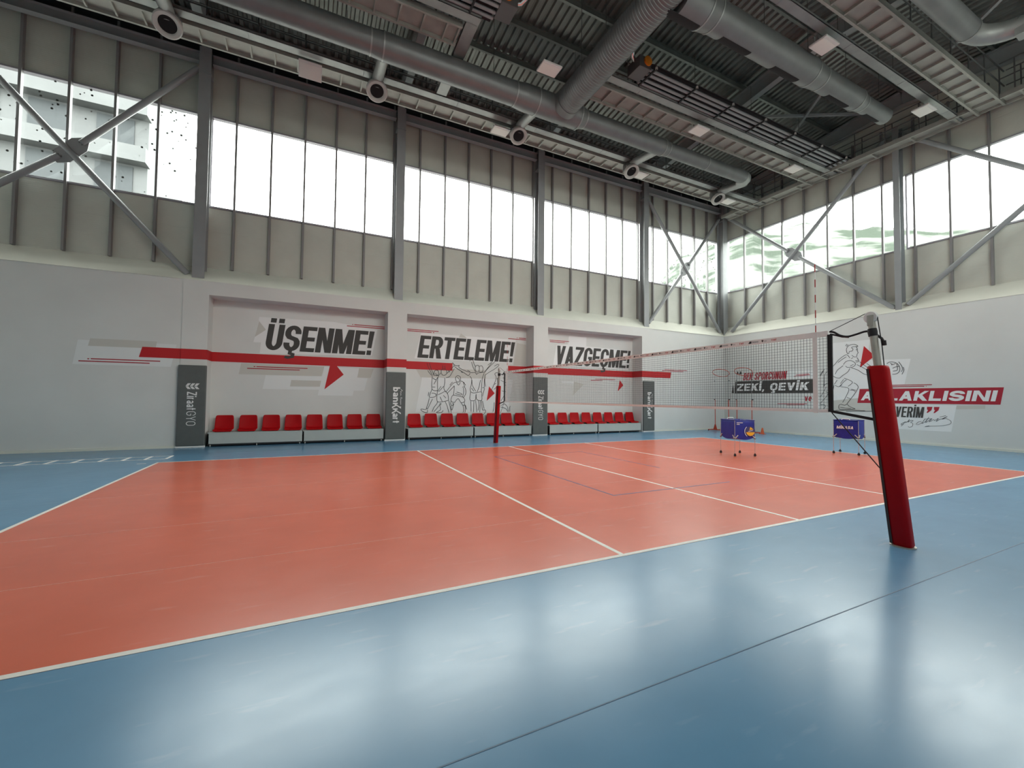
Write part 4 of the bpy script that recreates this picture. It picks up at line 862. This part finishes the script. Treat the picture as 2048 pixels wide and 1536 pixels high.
# ------------------------------------------------------------------ volleyball net and posts
def post(label, s):
    """s = -1 near post, +1 far post."""
    t = thing('net_post', label, 'net post', (0, s*5.54, 0), group='volleyball net posts')
    lean = lambda z: -s*0.098*z
    MB().tube([(0, 0, 0), (0, lean(2.55), 2.55)], 0.037, 20).build('pole', 'pole', t, smooth=True)
    # rounded-box padding
    v, f = [], []; n = 28
    prof = [(0.012, 0.90), (0.03, 1.0), (1.0, 1.0), (1.94, 1.0), (1.975, 0.96), (1.985, 0.85)]
    for z, k in prof:
        for i in range(n):
            a = 2*math.pi*i/n; c, s_ = math.cos(a), math.sin(a)
            ex = 0.55; px = math.copysign(abs(c)**ex, c)*0.068*k; py = math.copysign(abs(s_)**ex, s_)*0.095*k
            wob = 1+0.012*math.sin(9*z+2*a); v.append((px*wob, py*wob + lean(z), z))
    for i in range(len(prof)-1):
        for k in range(n): a, b_ = i*n+k, i*n+(k+1) % n; f.append((a, b_, b_+n, a+n))
    f.append(tuple(range(n-1, -1, -1))); f.append(tuple((len(prof)-1)*n+k for k in range(n)))
    pd = MB().add(v, f).build('padding', 'redpad', t, smooth=True)
    mm = MB()
    q = [(-0.03, s*-0.097, 0.02), (0.03, s*-0.097, 0.02)]
    mm.add([(-0.071, lean(0.02)-s*0.060, 0.02), (-0.055, lean(0.02)-s*0.092, 0.02), (-0.055, lean(1.95)-s*0.092, 1.95), (-0.071, lean(1.95)-s*0.060, 1.95)], [(0, 1, 2, 3)])
    mm.build('hook_and_loop_seam', 'nylon', pd)
    MB().lathe((-0.022, lean(2.56), 2.555), (1, 0, 0), [(0.0, 0.0), (0.062, 0.0), (0.068, 0.006), (0.056, 0.014), (0.056, 0.03), (0.068, 0.038), (0.062, 0.044), (0.0, 0.044)], 32).build('pulley', 'white', t, smooth=True)
    MB().box(-0.036, -0.024, lean(2.5)-0.03, lean(2.5)+0.03, 2.45, 2.575).build('pulley_bracket', 'pole', t, bevel=0.004)
    MB().tube([(0, lean(2.56)+s*0.062, 2.55), (0.0, lean(2.2)+s*0.066, 2.2), (0.0, lean(1.98)+s*0.06, 1.97)], 0.005, 6).build('tension_cord', 'nylon', t)
    MB().tube([(0, 0, -0.02), (0, 0, 0.012)], 0.11, 24).build('floor_plate', 'pole', t)
    return t
post('red padded net post in the foreground at the right', -1)
post('red padded net post standing before the middle niche', 1)

NT, NB = 2.46, 1.45
t = thing('volleyball_net', 'black mesh volleyball net with white tapes strung across the court', 'net', (0, 0, NB))
m = MB(); r_ = 0.0014
y = -4.82
while y < 4.83: m.box(-r_, r_, y-r_, y+r_, NB, NT-0.07); y += 0.0385
z = NB+0.03
while z < NT-0.06: m.box(-r_, r_, -4.83, 4.83, z-r_, z+r_); z += 0.0385
rel(m.build('mesh', 'cord'), t)
tt = rel(MB().box(-0.006, 0.006, -4.84, 4.84, NT-0.07, NT).build('top_tape', 'canvas'), t)
mk, mr, mg = MB(), MB(), MB()
y = 4.55
while y > -4.2:
    for sx in (-1,):
        fn = lambda u, v, w, yy=y: (sx*(0.0068+w), yy-u, NT-0.062+v)
        mk.poly([(0, .012), (.022, .045), (.05, .045), (.05, .012)], fn)
        for q in range(7): mg.poly(rect(.06+.014*q, .018, .069+.014*q, .04), fn)
        mk.poly([(.20, .04), (.215, .012), (.235, .035), (.22, .048)], fn)
        for q in range(3): mg.poly(rect(.245+.012*q, .02, .252+.012*q, .033), fn)
        put_text(mr, 'TVF', fn, .345, .016, .075, .026, Wd=.5, T=.16, B=.16, gap=.12)
    y -= 0.49
rel(mk.build('tape_marks', 'ink'), t); rel(mg.build('tape_small_print', 'steel'), t); rel(mr.build('tape_red_print', 'printred'), t)
rel(MB().box(-0.006, 0.006, -4.84, 4.84, NB-0.02, NB+0.02).build('bottom_tape', 'canvas'), t)
for s in (-1, 1):
    rel(MB().box(-0.010, 0.010, s*4.69-0.028, s*4.69+0.028, NB-0.03, NT).build('side_band', 'canvas'), t)
    rel(MB().box(-0.012, 0.012, s*4.86-0.025, s*4.86+0.025, NB-0.01, NT-0.05).build('side_sleeve', 'nylon'), t)
    yp = lambda z: s*(5.54-0.098*z)
    cv = smooth([[(4.86, 2.445), (4.91, 2.43), (4.97, 2.385), (5.05, 2.36), (5.14, 2.375), (5.22, 2.395), (5.27, 2.395)]])[0]
    st = MB().tube([(0, s*a, z) for a, z in cv], 0.012, 8)
    st.tube([(0.01, s*4.86, 2.415), (0.01, s*4.93, 2.39), (0.01, s*4.99, 2.365), (0.01, s*5.06, 2.352)], 0.010, 8)
    st.lathe((0, yp(2.37), 2.33), (0, -s*0.098, 1), [(0.042, 0), (0.046, 0.05), (0.042, 0.09)], 16)
    st.tube([(0.05, yp(2.36), 2.36), (0.03, yp(2.3)+s*0.06, 2.30), (0.01, yp(2.24)+s*0.085, 2.245)], 0.014, 8)
    st.tube([(0.01, yp(2.25)+s*0.085, 2.27), (0.01, yp(2.2)+s*0.085, 2.215)], 0.02, 8)
    rel(st.build('top_strap', 'nylon', smooth=True), t)
    rel(MB().bar((0, s*4.86, NB), (0, yp(1.37)-s*0.11, 1.37), 0.012, 0.032).build('bottom_strap', 'nylon'), t)
    rel(MB().tube([(0, s*4.86, 2.45), (0, yp(2.56)-s*0.03, 2.615)], 0.004, 6).build('top_cord', 'nylon'), t)
    rel(MB().tube([(0, s*4.87, NB-0.02), (0, yp(0.75)-s*0.12, 0.82)], 0.006, 6).build('bottom_cord', 'nylon'), t)
def antenna(label, s):
    t = thing('antenna', label, 'antenna', (0.016, s*4.69, NB), group='red and white antennas on the net')
    MB().tube([(0, 0, 0.0), (0, 0, 1.80)], 0.005, 8).build('rod', 'white', t)
    m = MB()
    for k in range(5): m.tube([(0, 0, 1.0+0.2*k), (0, 0, 1.1+0.2*k)], 0.0065, 8)
    m.build('red_bands', 'antred', t)
antenna('red and white antenna rising from the near end of the net', -1)
antenna('red and white antenna at the far end of the net', 1)

# ------------------------------------------------------------------ ball carts
def cart(label, loc, rz, lx, ly, style):
    t = thing('ball_cart', label, 'ball cart', loc, rz)
    ax_, ay = lx/2, ly/2
    for sx in (-1, 1):
        for sy in (-1, 1):
            lg = MB().tube([(sx*ax_, sy*ay, 0.07), (sx*ax_, sy*ay, 1.0)], 0.008, 10); o = lg.build('leg', 'chrome', t, smooth=True)
            w = MB().tube([(sx*ax_-0.012, sy*ay, 0.033), (sx*ax_+0.012, sy*ay, 0.033)], 0.033, 14); w.box(sx*ax_-0.016, sx*ax_+0.016, sy*ay-0.012, sy*ay+0.012, 0.05, 0.08); w.build('wheel', 'black', o)
    v, f = [], []; n = 40
    def ringpt(i, z, sag):
        a = 2*math.pi*i/n; c, s_ = math.cos(a), math.sin(a)
        px = max(-1, min(1, c*1.4142))*(ax_-0.008); py = max(-1, min(1, s_*1.4142))*(ay-0.008)
        mid = (1-min(abs(px)/ax_, abs(py)/ay)**2)
        return (px*(1+0.05*mid*sag), py*(1+0.05*mid*sag), z)
    zs = [(1.015, 0), (0.95, 0.3), (0.8, 0.8), (0.65, 1.0), (0.54, 0.7)]
    for z, g in zs:
        for i in range(n):
            p = ringpt(i, z, g); mid = 1-min(abs(p[0])/ax_, abs(p[1])/ay, 1)**2
            v.append((p[0], p[1], z - (0.02*mid if z > 1 else 0) - (0.08*mid if z < 0.6 else 0)))
    for i in range(len(zs)-1):
        for k in range(n): a, b_ = i*n+k, i*n+(k+1) % n; f.append((a, b_, b_+n, a+n))
    k0 = len(v); v.append((0, 0, 0.44))
    for k in range(n): f.append(((len(zs)-1)*n+k, (len(zs)-1)*n+(k+1) % n, k0))
    bag = MB().add(v, f).build('bag', 'bluebag', t, smooth=True)
    md = bag.modifiers.new('cloth', 'SOLIDIFY'); md.thickness = 0.004
    for sx in (-1, 1):
        for sy in (-1, 1):
            m = MB(); m.box(sx*ax_-0.02, sx*ax_+0.02, sy*ay-0.02, sy*ay+0.02, 0.485, 0.51)
            m.build('leg_collar', 'black', t)
            m = MB(); m.bar((sx*ax_, sy*(ay+0.012), 0.50), (sx*(ax_-0.085), sy*(ay+0.012), 0.59), 0.02, 0.018); m.bar((sx*(ax_+0.012), sy*ay, 0.50), (sx*(ax_+0.012), sy*(ay-0.085), 0.59), 0.018, 0.02)
            m.build('corner_strut', 'ringgrey', t)
    rim = MB().tube([(-ax_, -ay, 1.01), (ax_, -ay, 1.01)], 0.009, 8); rim.tube([(-ax_, ay, 1.01), (ax_, ay, 1.01)], 0.009, 8); rim.tube([(-ax_, -ay, 1.01), (-ax_, ay, 1.01)], 0.009, 8); rim.tube([(ax_, -ay, 1.01), (ax_, ay, 1.01)], 0.009, 8)
    rim.build('rim', 'bluebag', t, smooth=True)
    if style == 'word':
        fn = lambda u, vv, w: (-(ax_+0.024), -u, vv)
        m = MB(); put_text(m, 'MİKASA', lambda u, vv, w: (-(ax_+0.026)-w, -u, vv), -0.215, 0.755, 0.40, 0.085, 0.012, 0, Wd=.62, T=.2, B=.2, gap=.08); m.build('lettering', 'white', bag)
    else:
        fs = lambda u, vv, w: (ax_+0.026+w, u, vv)
        m = MB(); c = (0.145, 0.70)
        def circ(r, a0, a1, n_=18): return [(c[0]+r*math.cos(R(a0+(a1-a0)*i/n_)), c[1]+r*math.sin(R(a0+(a1-a0)*i/n_))) for i in range(n_+1)]
        g = MB(); g.poly(circ(0.14, 0, 360, 28)[:-1], fs, 0.001); g.build('ball_print_ground', 'navy', bag)
        m.poly(circ(0.125, 190, 350), fs, 0.003); m.poly([(c[0]-0.03, c[1]+0.04), (c[0]+0.09, c[1]+0.055), (c[0]+0.0, c[1]+0.125)], fs, 0.003)
        m.build('ball_print', 'yellow', bag)
        m = MB(); put_lines(m, [circ(0.165, 130, 235)], fs, 0.014, 0.003)
        for q in range(8): m.poly(rect(c[0]-0.06+0.016*q, c[1]-0.005+0.003*q, c[0]-0.049+0.016*q, c[1]+0.012+0.003*q), fs, 0.003)
        for q in range(10): m.poly(rect(-0.25+0.018*q, 0.93, -0.237+0.018*q, 0.952), fs, 0.003)
        for q in range(5): m.poly(rect(-0.25+0.018*q, 0.885, -0.237+0.018*q, 0.907), fs, 0.003)
        m.build('small_print', 'white', bag)
    m = MB(); m.tube([(-ax_+0.02+0.10*0, ay*0.0-0.10, 1.015), (-ax_+0.02, -0.08, 1.05), (-ax_+0.02, 0.08, 1.05), (-ax_+0.02, 0.10, 1.015)], 0.012, 8); m.build('handle', 'white', t, smooth=True)
    return t
# the cart's local -x side faces the viewer's left for the first, the viewer for the second
cart('blue fabric ball cart with printed yellow ball, before the setter stands', (5.32, 0.26, 0), math.atan2(0.92, 0.39)-math.pi, 0.72, 0.58, 'ball')
cart('blue fabric ball cart with white lettering, left of the foreground post', (8.80, -0.88, 0), math.atan2(0.20, 0.98), 0.62, 0.60, 'word')

# ------------------------------------------------------------------ setter target stands, cone, ladder
def stand(label, y):
    t = thing('target_stand', label, 'training stand', (13.0, y, 0), group='red setter target stands')
    for s in (-1, 1):
        MB().tube([(0, s*0.385, 0.06), (0, s*0.385, 1.6)], 0.017, 10).build('pole', 'polered', t, smooth=True)
        MB().tube([(0, s*0.385, 1.58), (0, s*0.385, 2.9)], 0.010, 8).build('upper_pole', 'steel', t, smooth=True)
        MB().tube([(-0.03, s*0.385+s*0.02, 1.6), (0.03, s*0.385+s*0.05, 1.6)], 0.025, 8).build('clamp', 'black', t)
        MB().tube([(-0.02, s*0.385+s*0.02, 2.55), (0.02, s*0.385+s*0.04, 2.55)], 0.02, 8).build('clamp', 'black', t)
        m = MB(); m.prism([(-0.12, 0.04), (0.12, 0.04), (0.025, 0.32), (-0.025, 0.32)], lambda u, v, w: (w-0.01, s*0.385+u, v), 0.02); m.build('gusset', 'polered', t)
    MB().box(-0.025, 0.025, -0.58, 0.58, 0.03, 0.075).build('base_bar', 'polered', t)
    for s in (-1, 1):
        MB().box(-0.3, 0.3, s*0.56-0.02, s*0.56+0.02, 0.03, 0.07).build('foot_bar', 'polered', t)
        for q in (-1, 1): MB().tube([(q*0.29, s*0.56-0.015, 0.022), (q*0.29, s*0.56+0.015, 0.022)], 0.022, 10).build('wheel', 'black', t)
    MB().torus((-0.05, 0, 2.95), (0.42, 0.16, 0.9), 0.385, 0.014, 40, 8).build('ring', 'polered', t, smooth=True)
stand('red setter target stand with hoop, nearer the far corner', 6.66)
stand('red setter target stand with hoop, partly behind the ball cart', 5.44)
t = thing('training_cone', 'small orange cone on the floor by the right wall', 'cone', (13.3, 4.75, 0))
MB().lathe((0, 0, 0), (0, 0, 1), [(0.085, 0.0), (0.09, 0.03), (0.075, 0.04), (0.035, 0.26), (0.02, 0.29), (0.0, 0.29)], 24).build('body', 'cone', t, smooth=True)
MB().box(-0.11, 0.11, -0.11, 0.11, 0.0, 0.015).build('base', 'cone', t, bevel=0.005)
t = thing('agility_ladder', 'flat white agility ladder lying on the blue floor at far left', 'ladder', (-11.5, 5.4, 0))
m = MB()
for y in (5.10, 5.67): rel(MB().box(-14.6, -8.97, y-0.014, y+0.014, 0.0006, 0.004).build('side_strap', 'canvas'), t)
k = 0; x = -8.98
while x > -14.6: rel(MB().box(x-0.025, x+0.025, 5.09, 5.68, 0.0006, 0.008).build('rung', 'canvas'), t); x -= 0.415 if k < 3 else 0.455; k += 1
